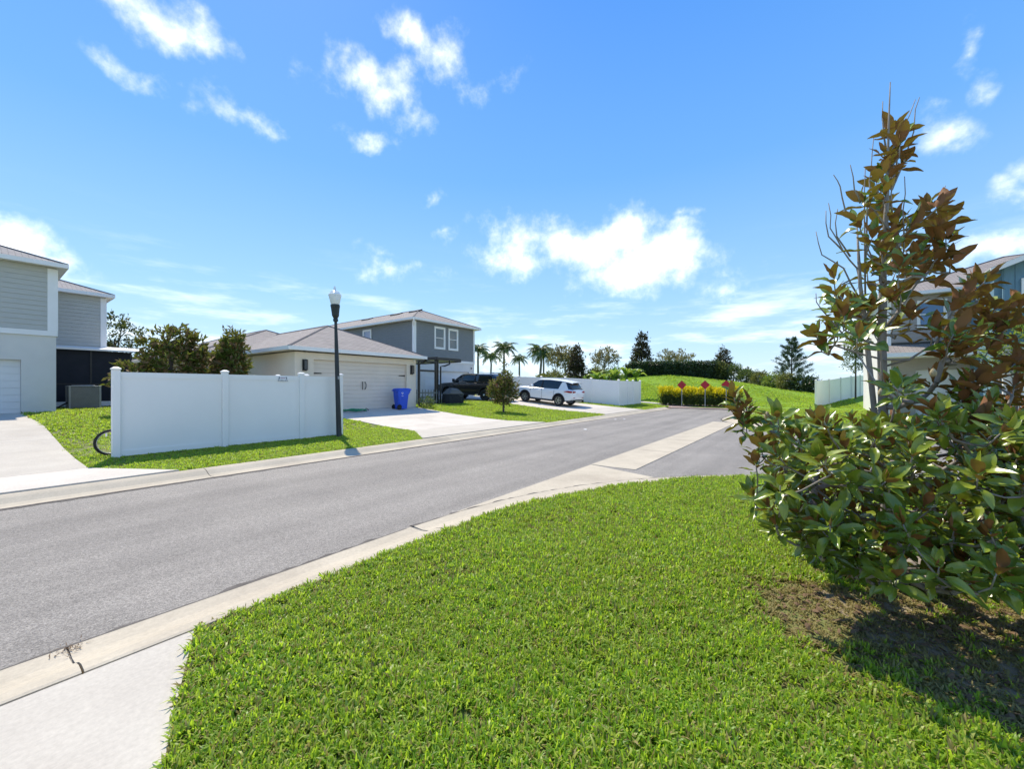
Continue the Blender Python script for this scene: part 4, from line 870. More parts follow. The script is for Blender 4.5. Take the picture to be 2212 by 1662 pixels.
for s in (-1, 1):
    m = MB(); m.lathe([(.0, -.03), (.11, -.03), (.125, -.015), (.125, .015), (.11, .03), (.0, .03)], (s*.26, -.25, .125), n=16, axis='x'); w_ = m.build('wheel', M['rubber'], bn, local=True)
m = MB(); m.tube([(-.22, -.40, .93), (.22, -.40, .93)], .018, n=6); m.box((-.2, -.40, .90), (-.16, -.3, .95)); m.box((.16, -.40, .90), (.2, -.3, .95)); m.build('handle', M['bin'], bn, local=True)
m = MB()
for k in range(3):       # white three-arrow mark stamped on the side
    a0 = 2*math.pi*k/3+math.pi/2
    pts = [(.2905, -.10+.055*math.cos(a0+q)*f_, .80+.055*math.sin(a0+q)*f_) for q, f_ in ((.25, 1), (1.3, 1), (1.3, 1.3), (1.9, .82), (1.3, .4), (1.3, .65), (.25, .65))]
    m.extrude(pts, (.002, 0, 0))
m.box((.2905, -.15, .655), (.2925, -.05, .672)); m.build('logo_print', M['paper'], bn, local=True)
hs = thing('garden_hose', 'green garden hose coiled on the garage driveway', 'hose', (-16.35, 10.25, gz(-16.35, 10.25)+.03))
m = MB(); pts = []; rr = random.Random(3)
for i in range(190):
    a = i*.24; k = .34+.24*math.sin(i*.11)+.1*math.sin(i*.037+1); pts.append((.30*math.cos(a)*(k+.4)+.05*math.sin(i*.05), .72*math.sin(a)*(k+.22)+.12*math.sin(i*.03), .018+.05*(.5+.5*math.sin(i*.7+a))+.0003*i))
m.tube(pts, .017, n=6); m.build('hose', M['hose'], hs, local=True, smooth=True)
m = MB(); m.tube([pts[-1], (pts[-1][0]+.05, pts[-1][1]+.12, .03)], .017, n=8); m.build('nozzle', M['black'], hs, local=True)

# ------------------------------------------------------------------ picket fence and covered grill
pf = thing('picket_fence', 'short grey picket fence between the garage corner and the canopy post', 'fence', (-18.0, 14.7, gz(-18, 15)))
for i in range(11):
    yy = -.15+i*.215; m = MB(); m.extrude([(.0, yy-.03, .05), (.0, yy+.03, .05), (.0, yy+.03, .86), (.0, yy, .93), (.0, yy-.03, .86)], (.02, 0, 0)); m.build('picket', M['grey_wood'], pf, local=True)
for z in (.18, .68):
    m = MB(); m.box((-.04, -.22, z), (-.003, 2.1, z+.08)); m.build('rail', M['grey_wood'], pf, local=True)
gl = thing('covered_grill', 'barbecue grill under a black fabric cover beside the pickup', 'grill', (-17.75, 17.85, gz(-17.75, 17.85)))
m = MB(); rng = random.Random(5); rings = []
for z, sx, sy in ((.0, .34, .74), (.25, .35, .76), (.5, .34, .73), (.62, .33, .70)):
    r_ = []
    for k in range(28):
        a = 2*math.pi*k/28; c, s = math.cos(a), math.sin(a); e = .55
        r_.append((sx*math.copysign(abs(c)**e, c)*(1+.035*math.sin(7*a+z*3)), sy*math.copysign(abs(s)**e, s)*(1+.03*math.sin(9*a+1)), z+.012*math.sin(5*a)))
    rings.append(r_)
m.loft(rings, closed=True); m.f = [f[::-1] for f in m.f]; m.build('cover_skirt', M['cover'], gl, local=True)
m = MB(); m.loft([[(-.32, -.68, .63), (.34, -.68, .63), (.34, .70, .60), (-.32, .70, .60)], [(-.28, -.30, .92), (.24, -.34, .88), (.26, .36, .86), (-.28, .32, .92)], [(-.2, -.22, 1.0), (.10, -.25, .99), (.10, .25, .98), (-.2, .24, 1.0)]], closed=True); m.f = [f[::-1] for f in m.f]; bevel(m.build('cover_top', M['cover_grey'], gl, local=True), .05, 3)
m = MB(); m.tube([(.36, .10, .62), (.38, .25, .50), (.38, .45, .50), (.36, .58, .62)], .014, n=6); m.build('cover_strap', M['cover_grey'], gl, local=True)

# ------------------------------------------------------------------ vehicles
def mirror_ring(half):
    """half section from centre bottom to centre top -> full ring"""
    return [(x, y, z) for x, y, z in half]+[(x, -y, z) for x, y, z in half[::-1] if abs(y) > 1e-6]
def make_wheel(parent, x, y, r, wd, spokes, five=True, mt='alloy'):
    s = 1 if y > 0 else -1; m = MB()
    m.lathe([(r*.66, -wd/2), (r*.93, -wd/2), (r, -wd*.32), (r, wd*.32), (r*.93, wd/2), (r*.66, wd/2)], (x, y, r), n=28, axis='y', cap=False); m.lathe([(r*.66, wd/2), (r*.62, wd*.2), (r*.62, -wd/2), (r*.66, -wd/2)], (x, y, r), n=28, axis='y', cap=False)
    w = m.build('wheel', M['rubber'], parent, local=True); smooth_angle(w, 50)
    m = MB(); m.lathe([(0, s*wd*.12), (r*.62, s*wd*.12)], (x, y, r), n=24, axis='y', cap=False); m.build('brake_disc', M['plastic'], w, local=True)
    m = MB(); yy = y+s*wd*.40
    m.lathe([(r*.60, -.02), (r*.665, -.02), (r*.665, .012), (r*.60, .012), (r*.60, -.02)], (x, yy, r), n=28, axis='y', cap=False)
    m.lathe([(0, -.02), (.055, -.02), (.055, .015), (0, .015)], (x, yy, r), n=10, axis='y', cap=False)
    for k in range(spokes):
        a = 2*math.pi*k/spokes+.3
        for da, wa in ((0, .075), (.42, .06)) if five else ((0, .08),):
            P = lambda rr, aa: (x+rr*math.cos(aa), yy-.012, r+rr*math.sin(aa))
            q = [P(.05, a-.4), P(r*.35, a+da-wa*1.7), P(r*.62, a+da+.12-wa), P(r*.62, a+da+.12+wa), P(r*.35, a+da+wa*1.2), P(.05, a+.4)]
            m.extrude(q, (0, .026, 0))
    m.build('rim', M[mt], w, local=True)
def car_body(st, crown=.02):
    """lower body rings; st = (x, w, zb, zbelt)"""
    return [mirror_ring([(x, 0, zb), (x, w*.80, zb), (x, w*.97, zb+.10), (x, w, zb+(zt-zb)*.38), (x, w*.995, zb+(zt-zb)*.62), (x, w*.985, zt-.16), (x, w*.965, zt-.05), (x, w*.90, zt), (x, w*.5, zt+crown), (x, 0, zt+crown*1.3)]) for x, w, zb, zt in st]
def cut_wells(o, spots, r, y0):
    """hollow out the wheel wells"""
    cuts = []
    for x, s in spots:
        m = MB(); m.lathe([(r, y0), (r, 1.3)] if s > 0 else [(r, -1.3), (r, -y0)], (x, 0, r-.055), n=28, axis='y'); me = bpy.data.meshes.new('cutter'); me.from_pydata(m.v, [], m.f); me.update(); c = bpy.data.objects.new('cutter', me); COL.objects.link(c); cuts.append(c)
        md = o.modifiers.new('well', 'BOOLEAN'); md.operation = 'DIFFERENCE'; md.solver = 'EXACT'; md.object = c
    par, o.parent = o.parent, None
    bpy.context.view_layer.update(); dg = bpy.context.evaluated_depsgraph_get(); me = bpy.data.meshes.new_from_object(o.evaluated_get(dg)); o.modifiers.clear(); o.data = me; o.parent = par
    for c in cuts: bpy.data.objects.remove(c)
def arch(parent, x, r, s, w, mt, th=.055):
    """dark wheel-arch lip and the liner of the well"""
    n = 16; m = MB(); R0 = r-.004; zc = r-.055; a = [math.pi*k/n*1.1-.16 for k in range(n+1)]
    rings = [[(x+q*math.cos(t), s*y, zc+q*math.sin(t)) for q, y in ((R0, w-.05), (R0, w+.012), (R0+th, w+.010), (R0+th, w-.05))] for t in a]
    m.loft(rings, closed=True); m.loft([[(x+R0*math.cos(t), s*.57, zc+R0*math.sin(t)), (x+R0*math.cos(t), s*(w-.05), zc+R0*math.sin(t))] for t in a], cap=False)
    m.add([(x+R0*math.cos(t), s*.572, zc+R0*math.sin(t)) for t in a], [tuple(range(n+1))]); return m.build('wheel_arch', mt, parent, local=True)

# white SUV, nose towards the house
sv = thing('white_suv', 'white SUV with floating roof and black alloy wheels parked nose-in on the driveway', 'car', (-14.75, 24.1, gz(-14.75, 24.1)+.035), rot=(0, -math.atan(.085), math.pi))
m = MB(); m.loft(car_body([(2.34, .62, .50, .74), (2.31, .74, .36, .86), (2.2, .83, .28, .95), (1.95, .90, .26, 1.01), (1.4, .925, .26, 1.05), (.9, .93, .26, 1.08), (0, .93, .26, 1.09), (-.9, .93, .26, 1.11), (-1.7, .925, .28, 1.13), (-2.1, .90, .32, 1.13), (-2.28, .86, .40, 1.10), (-2.35, .78, .52, .98)]), closed=True)
body = m.build('body', M['carwhite'], sv, local=True); cut_wells(body, [(x, s_) for x in (1.34, -1.36) for s_ in (-1, 1)], .42, .56); smooth_angle(body, 38)
def gh(x, wb, wt, zb, zt): return mirror_ring([(x, 0, zb-.02), (x, wb, zb), (x, wt+.03, zt-.10), (x, wt, zt-.04), (x, wt*.8, zt), (x, 0, zt+.015)])
m = MB(); m.loft([gh(1.12, .84, .80, 1.05, 1.10), gh(.75, .865, .78, 1.06, 1.36), (gh(.28, .87, .72, 1.07, 1.66)), gh(-.5, .87, .72, 1.08, 1.71), gh(-1.4, .865, .70, 1.09, 1.68), gh(-1.95, .84, .66, 1.10, 1.58), gh(-2.12, .82, .66, 1.10, 1.38), gh(-2.26, .78, .70, 1.10, 1.14)], closed=True)
smooth_angle(m.build('glasshouse', M['carglass'], sv, local=True), 35)
def rf(x, w, z, t=.05): return mirror_ring([(x, 0, z-.01), (x, w*.9, z-.03), (x, w+.035, z-.075), (x, w+.04, z-.045), (x, w*.86, z+.02), (x, 0, z+.042)])
m = MB(); m.loft([rf(.40, .68, 1.615), rf(.2, .71, 1.675), rf(-.5, .72, 1.715), rf(-1.4, .70, 1.69), rf(-1.95, .67, 1.63), rf(-2.2, .64, 1.58)], closed=True); smooth_angle(m.build('roof', M['carwhite'], sv, local=True), 40)
m = MB()
for s in (-1, 1):
    m.add([(-1.28, s*.885, 1.085), (-2.02, s*.862, 1.10), (-1.72, s*.755, 1.555), (-1.48, s*.765, 1.575), (-1.28, s*.83, 1.085), (-2.02, s*.80, 1.10), (-1.72, s*.66, 1.555), (-1.48, s*.68, 1.575)], [(0, 1, 2, 3), (4, 7, 6, 5), (0, 4, 5, 1), (1, 5, 6, 2), (2, 6, 7, 3), (3, 7, 4, 0)])
m.build('rear_pillar', M['carwhite'], sv, local=True)
m = MB()
for s in (-1, 1):
    m.box((-.02, s*.80-.02, 1.08), (.08, s*.80+.02, 1.5)) if False else None
    m.extrude([(-.02, s*.882, 1.085), (.09, s*.882, 1.085), (.05, s*.765, 1.58), (-.04, s*.765, 1.58)], (0, s*.008, 0))
m.build('door_pillar', M['plastic'], sv, local=True)
for s in (-1, 1):
    for x in (1.34, -1.36): arch(sv, x, .42, s, .93, M['plastic'])
    m = MB(); m.box((-.98, s*.925-.02, .245), (.96, s*.925+.02, .36)); m.build('sill', M['plastic'], sv, local=True)
    for x in (.92, -.03, -.98):
        m = MB(); m.box((x-.006, s*.9272-.006, .40), (x+.006, s*.9272+.006, .98)); m.build('door_seam', M['plastic'], sv, local=True)
    for x in (.10, -.85):
        m = MB(); m.tube([(x, s*.92, .90), (x+.03, s*.955, .905), (x+.19, s*.955, .905), (x+.22, s*.92, .90)], .018, n=6); m.build('door_handle', M['carwhite'], sv, local=True)
    m = MB(); m.lathe([(0, -.09), (.07, -.07), (.10, 0), (.08, .07), (0, .09)], (.72, s*1.0, 1.16), n=10, axis='x'); m.build('mirror', M['carwhite'], sv, local=True, smooth=True)
    m = MB(); m.box((.70, s*.93-.08, 1.05), (.76, s*.93+.08, 1.10)); m.build('mirror_arm', M['plastic'], sv, local=True)
    m = MB(); m.extrude([(-1.72, s*.918, .965), (-2.20, s*.87, .90), (-2.30, s*.84, .93), (-2.30, s*.84, 1.03), (-2.05, s*.905, 1.03)], (0, s*.03, 0)); m.extrude([(-2.335, s*.80, .91), (-2.335, s*.45, .95), (-2.335, s*.45, 1.0), (-2.335, s*.80, 1.04)], (-.03, 0, 0)); m.build('taillight', M['red_lens'], sv, local=True)
    m = MB(); m.extrude([(2.26, s*.74, .80), (2.26, s*.40, .78), (2.26, s*.40, .86), (2.26, s*.74, .90)], (.05, 0, 0)); m.build('headlight', M['glass'], sv, local=True)
m = MB(); m.loft(car_body([(-1.95, .915, .25, .40), (-2.30, .87, .27, .42), (-2.37, .78, .34, .44)]), closed=True); smooth_angle(m.build('rear_bumper', M['plastic'], sv, local=True))
m = MB(); m.extrude([(-2.385, -.5, .40), (-2.385, .5, .40), (-2.385, .42, .33), (-2.385, -.42, .33)], (.03, 0, 0)); m.build('skid_plate', M['alloy'], sv, local=True)
m = MB(); m.box((-2.375, -.16, .78), (-2.36, .16, .90)); m.build('licence_plate', M['paper'], sv, local=True)
m = MB(); m.box((-2.375, .50, .58), (-2.345, .72, .61)); m.box((-2.375, -.72, .58), (-2.345, -.50, .61)); m.build('rear_reflector', M['red_lens'], sv, local=True)
m = MB(); m.box((2.30, -.55, .45), (2.36, .55, .74)); m.build('grille', M['plastic'], sv, local=True)
m = MB(); m.lathe([(0, 0), (.05, 0), (.02, .06), (0, .07)], (-1.75, 0, 1.66), n=8); m.build('antenna', M['carwhite'], sv, local=True)
for x in (1.34, -1.36):
    for y in (.82, -.82): make_wheel(sv, x, y, .355, .235, 5)

# black pickup
pk = thing('black_pickup', 'black crew-cab pickup truck with bed topper parked by the slate house', 'truck', (-20.1, 22.35, gz(-20.1, 22.35)+.035), rot=(0, -math.atan(.02), math.pi))
m = MB(); m.loft(car_body([(2.88, .72, .62, .98), (2.82, .88, .48, 1.10), (2.6, .96, .42, 1.16), (1.9, .99, .42, 1.22), (1.3, .995, .42, 1.26), (0, .995, .42, 1.26), (-.75, .995, .42, 1.26), (-2.0, .99, .44, 1.27), (-2.7, .97, .46, 1.27), (-2.86, .93, .52, 1.24)], crown=.03), closed=True); pb = m.build('body', M['carblack'], pk, local=True); cut_wells(pb, [(x, s_) for x in (1.80, -1.85) for s_ in (-1, 1)], .49, .60); smooth_angle(pb, 38)
def gk(x, wb, wt, zb, zt): return mirror_ring([(x, 0, zb-.02), (x, wb, zb), (x, wt+.04, zt-.12), (x, wt, zt-.05), (x, wt*.8, zt), (x, 0, zt+.015)])
m = MB(); m.loft([gk(1.42, .86, .84, 1.24, 1.30), gk(.95, .88, .80, 1.24, 1.62), gk(.55, .89, .76, 1.25, 1.84), gk(-.1, .89, .76, 1.25, 1.88), gk(-.78, .88, .75, 1.25, 1.86), gk(-.92, .86, .78, 1.25, 1.70)], closed=True); smooth_angle(m.build('cab_glass', M['carglass'], pk, local=True), 35)
m = MB(); m.loft([rf(.62, .72, 1.81), rf(.4, .75, 1.865), rf(-.1, .76, 1.89), rf(-.85, .75, 1.86)], closed=True); smooth_angle(m.build('cab_roof', M['carblack'], pk, local=True))
m = MB(); m.loft([gk(-1.0, .93, .80, 1.27, 1.86), gk(-1.2, .94, .82, 1.27, 1.90), gk(-2.4, .93, .80, 1.27, 1.88), gk(-2.78, .90, .78, 1.27, 1.72)], closed=True); tp = smooth_angle(m.build('topper', M['carblack'], pk, local=True), 35)
for s in (-1, 1):
    m = MB(); m.add([(-1.25, s*.945, 1.38), (-2.5, s*.94, 1.38), (-2.4, s*.885, 1.74), (-1.32, s*.89, 1.76)], [(0, 1, 2, 3)]); m.v = [(x, y+s*.006, z) for x, y, z in m.v]; m.extrude([m.v[0], m.v[1], m.v[2], m.v[3]], (0, s*.006, 0)); m.build('topper_window', M['carglass'], tp, local=True)
    m = MB(); m.box((-2.75, s*.985-.012, 1.275), (-1.0, s*.985+.012, 1.31)); m.build('bed_rail', M['chrome'], pk, local=True)
    for x in (1.80, -1.85): arch(pk, x, .49, s, .995, M['plastic'])
    for x in (.36, -.85):
        m = MB(); m.extrude([(x-.05, s*.892, 1.26), (x+.05, s*.892, 1.26), (x+.04, s*.80, 1.74), (x-.05, s*.80, 1.74)], (0, s*.01, 0)); m.build('door_pillar', M['carblack'], pk, local=True)
        m = MB(); m.tube([(x+.12, s*.985, 1.12), (x+.15, s*1.02, 1.12), (x+.32, s*1.02, 1.12), (x+.35, s*.985, 1.12)], .016, n=6); m.build('door_handle', M['carblack'], pk, local=True)
    m = MB(); m.box((1.0, s*1.06-.10, 1.30), (1.12, s*1.06+.10, 1.52)); bevel(m.build('mirror', M['plastic'], pk, local=True), .03, 2)
    m = MB(); m.tube([(-.95, s*.95, .40), (.95, s*.95, .40)], .045, n=8); m.build('side_step', M['plastic'], pk, local=True)
    m = MB(); m.box((-2.88, s*.86-.09, .95), (-2.82, s*.86+.09, 1.22)); m.build('taillight', M['red_lens'], pk, local=True)
    m = MB(); m.box((2.78, s*.78-.13, .90), (2.86, s*.78+.13, 1.05)); m.build('headlight', M['glass'], pk, local=True)
m = MB(); m.box((-2.98, -.92, .48), (-2.86, .92, .68)); m.build('rear_bumper', M['chrome'], pk, local=True)
m = MB(); m.box((2.84, -.6, .60), (2.93, .6, .98)); m.build('grille', M['plastic'], pk, local=True)
m = MB()
for s in (-1, 1): m.tube([(-1.1, s*.7, 1.97), (-2.5, s*.7, 1.95)], .02, n=6)
m.tube([(-1.3, -.78, 1.99), (-1.3, .78, 1.99)], .02, n=6); m.tube([(-2.3, -.78, 1.98), (-2.3, .78, 1.98)], .02, n=6); m.build('roof_rack', M['alloy'], pk, local=True)
for x in (1.80, -1.85):
    for y in (.86, -.86): make_wheel(pk, x, y, .405, .28, 6, five=False, mt='plastic')
    m = MB()
for y in (1.0, -1.0):
    m = MB(); m.lathe([(0, 0), (.07, 0), (.05, .02), (0, .03)], (-1.85, y, .405), n=10, axis='y'); m.build('hub_cap', M['paper'], pk, local=True)

# ------------------------------------------------------------------ end-of-road markers
SGN = ['red diamond end-of-road marker, leftmost of the three by the yellow hedge', 'red diamond end-of-road marker, middle of the three by the yellow hedge', 'red diamond end-of-road marker, rightmost and partly hidden by magnolia leaves']
for i, sx in enumerate((-8.2, -6.5, -5.05)):
    sy = 33.75; zb = gz(sx, sy)+.03
    s_ = thing('road_end_marker', SGN[i], 'sign', (sx, sy, zb), rz=math.radians(RNG.uniform(-6, 6)), group='road end markers')
    h = 1.82-zb; r = .345
    m = MB(); m.box((-.03, .012, -.3), (.03, .02, h+.2)); m.box((-.03, .02, -.3), (-.022, .05, h+.2)); m.box((.022, .02, -.3), (.03, .05, h+.2)); m.build('post', M['galv'], s_, local=True)
    m = MB(); pts = []
    for k in range(4):
        a = k*math.pi/2; 
        for da in (-.10, .10): pts.append(((r-.012)*math.cos(a+da*.6), 0, h+(r-.012)*math.sin(a+da*.6)))
    m.extrude(pts[::-1], (0, .008, 0)); pl = m.build('plate', M['sign_red'], s_, local=True)
    for q in range(3):
        for p in range(3):
            m = MB(); cx, cz = ((q-1)+(p-1))*.105, ((q-1)-(p-1))*.105; m.lathe([(0, -.012), (.03, -.010), (.036, -.001)], (cx, 0, h+cz), n=10, axis='y', cap=False); m.build('reflector', M['reflector'], pl, local=True)

# ------------------------------------------------------------------ light mast and litter
mp_ = thing('light_mast', 'thin distant light mast with crossarm rising behind the trees', 'light mast', (-33.9, 63.5, 0))
pA = at(1335, 838, 72); mp_.location = (pA.x, pA.y, .5)
m = MB(); m.lathe([(.09, 0), (.05, 6.6)], n=8); m.build('pole', M['galv'], mp_, local=True)
m = MB(); m.box((-.7, -.05, 6.35), (.7, .05, 6.45)); m.box((-.7, -.12, 6.45), (-.3, .12, 6.55)); m.box((.3, -.12, 6.45), (.7, .12, 6.55)); m.build('crossarm', M['galv'], mp_, local=True)
LBL = ['white paper scrap on the street nearest the far kerb', 'pair-wide white paper scrap lying on the asphalt before the street end', 'lone small white scrap on the asphalt in front of the fence corner']
for i, (x, y) in enumerate(((1329, 907.5), (1348, 907), (1264, 929))):
    t_ = H/((y-838)/870); p = at(x, y, t_); m = MB(); r_ = random.Random(i)
    ring_ = [(.06*(1+.5*r_.random())*math.cos(a), .04*(1+.6*r_.random())*math.sin(a)) for a in [k*math.pi/4 for k in range(8)]]
    m.add([(p.x+a, p.y+b, .006+.02*r_.random()) for a, b in ring_]+[(p.x, p.y, .035)], [(k, (k+1) % 8, 8) for k in range(8)])
    tag(m.build('paper_scrap', M['paper']), LBL[i], 'litter')

# ------------------------------------------------------------------ foliage helpers
NR = np.random.default_rng(7)
def unit(a): return a/np.maximum(1e-9, np.linalg.norm(a, axis=1, keepdims=True))
def leaves_mesh(name, pos, length, aspect, mats, parent, dirs=None, up=.5, midx=None, kind=None, fold=.18, jitter=.35):
    """many small folded leaves in one mesh; pos (n,3) leaf bases in world space"""
    n = len(pos); L_ = length*(1+jitter*(NR.random(n)-.5)*2)
    d = unit(NR.normal(size=(n, 3))) if dirs is None else unit(dirs+NR.normal(size=(n, 3))*.25)
    nn = NR.normal(size=(n, 3)); nn[:, 2] = np.abs(nn[:, 2])+up; nn = unit(nn-d*np.sum(nn*d, 1, keepdims=True)); s = np.cross(d, nn)
    w = (L_*aspect)[:, None]; l = L_[:, None]
    v = np.stack([pos, pos+d*l*.5+s*w*.5+nn*w*fold, pos+d*l-nn*l*.12, pos+d*l*.5-s*w*.5+nn*w*fold], 1).reshape(-1, 3)
    off = np.array(wloc(parent)) if parent is not None else np.zeros(3)
    v = v-off; me = bpy.data.meshes.new(name); me.vertices.add(4*n); me.vertices.foreach_set('co', v.ravel())
    idx = np.arange(4*n).reshape(n, 4); tri = np.concatenate([idx[:, [0, 1, 2]], idx[:, [0, 2, 3]]], 1).reshape(-1)[:]
    tri = np.stack([idx[:, 0], idx[:, 2], idx[:, 1], idx[:, 0], idx[:, 3], idx[:, 2]], 1).ravel()
    me.loops.add(6*n); me.loops.foreach_set('vertex_index', tri.astype(np.int32)); me.polygons.add(2*n)
    me.polygons.foreach_set('loop_start', (np.arange(2*n)*3).astype(np.int32))
    mats = mats if isinstance(mats, (list, tuple)) else [mats]
    for m_ in mats: me.materials.append(m_)
    if midx is not None: me.polygons.foreach_set('material_index', np.repeat(midx, 2).astype(np.int32))
    me.update(calc_edges=True)
    return link(name, me, parent, kind=kind)
def blob_clumps(blobs, n, shell=.55):
    """clump centres spread through ellipsoids (cx, cy, cz, rx, ry, rz), denser towards the outside"""
    w = np.array([b[3]*b[4]*b[5] for b in blobs])**.75; pick = NR.choice(len(blobs), n, p=w/w.sum()); B = np.array(blobs)[pick]
    d = unit(NR.normal(size=(n, 3))); r = (shell+(1-shell)*NR.random(n)**.6)*(1+.12*NR.normal(size=n))
    return B[:, :3]+d*r[:, None]*B[:, 3:6], d
def clump_leaves(c, k, spread, d=None):
    p = np.repeat(c, k, 0)+NR.normal(size=(len(c)*k, 3))*spread
    return p
def tree(name, label, cat, base, blobs, n, k, leaf, mt, spread, aspect=.45, trunk=(.06, 1.0), bark='bark_dark', group=None, limbs=6, outward=True, up=.4, crown='crown', shell=.55):
    t = thing(name, label, cat, base, group=group); b = Vector(base); m = MB(); r0, hgt = trunk
    top = Vector(base)+Vector((NR.normal()*.05, NR.normal()*.05, hgt)); m.tube([b-Vector((0, 0, .15)), b.lerp(top, .5)+Vector((NR.normal()*.03, NR.normal()*.03, 0)), top], [r0*1.25, r0, r0*.55], n=7)
    B = [blobs[i % len(blobs)] for i in range(limbs)]
    for q in B:
        s = b.lerp(top, NR.uniform(.35, .95)); e = Vector(q[:3])+Vector((NR.normal()*q[3]*.4, NR.normal()*q[4]*.4, NR.normal()*q[5]*.3)); m.tube([s, s.lerp(e, .5)+Vector((0, 0, .08*(e-s).length)), e], [r0*.5, r0*.32, r0*.12], n=5)
    m.build('trunk', M[bark], t)
    c, d = blob_clumps(blobs, n, shell); p = clump_leaves(c, k, spread)
    leaves_mesh(crown, p, leaf, aspect, M[mt], t, dirs=(np.repeat(d, k, 0)+np.array([0, 0, .35])+NR.normal(size=(n*k, 3))*.55) if outward else None, up=up)
    return t

# ------------------------------------------------------------------ magnolias across the street
def magnolia(label, x, y, blobs, n, leaf=.13, mt='mag_far', trunk=(.05, 1.0), k=9, spread=.07, base_z=None, group=None, name='magnolia_tree'):
    z = gz(x, y) if base_z is None else base_z
    return tree(name, label, 'tree', (x, y, z), [(x+a, y+b, z+c, d, e, f) for a, b, c, d, e, f in blobs], n, k, leaf, mt, spread, aspect=.42, trunk=trunk, bark='bark_dark', group=group)
magnolia('small magnolia tree standing on the lawn between the two driveways', -13.3, 17.2, [(0, 0, .95, .70, .70, .42), (.25, .3, 1.3, .42, .42, .35), (-.2, -.3, 1.35, .45, .45, .4), (0, .1, 1.75, .36, .36, .35), (.1, .25, 1.95, .2, .2, .25), (0, 0, 2.4, .12, .12, .40)], 270, leaf=.16, trunk=(.05, 1.9), k=9, spread=.07)
magnolia('bushy magnolia rising behind the white fence', -19.2, 4.55, [(0, 0, 1.9, .85, .8, .8), (.2, -.25, 2.75, .42, .42, .42), (-.1, .30, 2.85, .42, .40, .45), (0, .75, 2.55, .25, .28, .4), (0, -.7, 2.4, .25, .25, .35), (0, -1.15, 1.35, .5, .5, .45), (.1, .95, 1.8, .55, .55, .7)], 400, leaf=.21, trunk=(.08, 2.2), k=9, spread=.075)
magnolia('second magnolia behind the fence, against the bungalow wall', -18.45, 6.15, [(0, 0, 1.8, .62, .55, .8), (0, .1, 2.55, .45, .4, .5), (0, .2, 3.0, .25, .25, .3)], 210, leaf=.21, trunk=(.06, 2.0), k=9, spread=.075)
tree('oak_tree', 'loose dark tree behind the grey house at the left edge', 'tree', (-42, 6.6, .7), [(-42, 6.4, 5.6, 1.7, 1.7, .9), (-41.5, 8.2, 4.6, 1.3, 1.5, .6), (-42.3, 5.2, 4.6, 1.7, 1.6, .9), (-41.6, 9.0, 3.6, 1.3, 1.2, .6), (-42, 7, 3.4, 1.6, 1.6, .8), (-42, 6.8, 6.6, .7, .8, .5)], 380, 9, .24, 'oak', .13, trunk=(.14, 4.5), limbs=9)
for i, (x, y, h_, w_) in enumerate(((-40, 12.5, 2.6, 1.3), (-44, 18.5, 3.2, 1.6))):
    tree('garden_bush', ['rounded green bush beside the distant bungalow', 'green bush at the far gable of the distant bungalow'][i], 'bush', (x, y, .7), [(x, y, .7+h_*.55, w_, w_, h_*.5)], 140, 9, .16, 'shrub', .1, trunk=(.06, 1.2))
tree('garden_shrub', 'small twiggy shrub at the right corner of the garage', 'shrub', (-16.35, 14.45, gz(-16.4, 14.4)), [(-16.35, 14.45, .85, .28, .34, .26), (-16.4, 14.8, .78, .22, .26, .2)], 70, 8, .10, 'shrub', .05, trunk=(.015, .3), limbs=8, aspect=.3)

# ------------------------------------------------------------------ palms
def frond_mesh(seed, length=2.3, n=17):
    r = random.Random(seed); m = MB(); pts = []
    for i in range(9):
        s = i/8; pts.append(Vector((length*s*(1-.12*s), 0, length*(.62*s-.92*s*s))))
    m.tube(pts, [.035*(1-.8*i/8) for i in range(9)], n=4)
    for i in range(n):
        s = .12+.86*i/(n-1); f = s*8; j = min(7, int(f)); p = pts[j].lerp(pts[j+1], f-j); t = (pts[j+1]-pts[j]).normalized()
        for sd in (-1, 1):
            l = .62*math.sin(math.pi*min(1, .18+.8*s))**.7*r.uniform(.85, 1.15); d = (Vector((0, sd, 0))*.85+t*.55+Vector((0, 0, -.35-.45*r.random()))).normalized()
            side = t*.045; e = p+d*l+Vector((0, 0, -.18*l)); mid = p+d*l*.55
            m.add([p-side, p+side, mid+side*1.2, e, mid-side*1.2], [(0, 1, 2, 3, 4)])
    me = bpy.data.meshes.new('frond'); me.from_pydata(m.v, [], m.f); me.materials.append(M['palm']); me.update(); return me
FR = [frond_mesh(s) for s in (1, 2, 3)]
PALM_L = ['tall palm right against the slate house corner', 'shorter palm second from the slate house', 'full-crowned palm above the small lawn magnolia', 'small low palm standing alone between taller palms', 'palm with the broad crown, left trunk of the pair', 'palm with the slimmer trunk, right of the close pair']
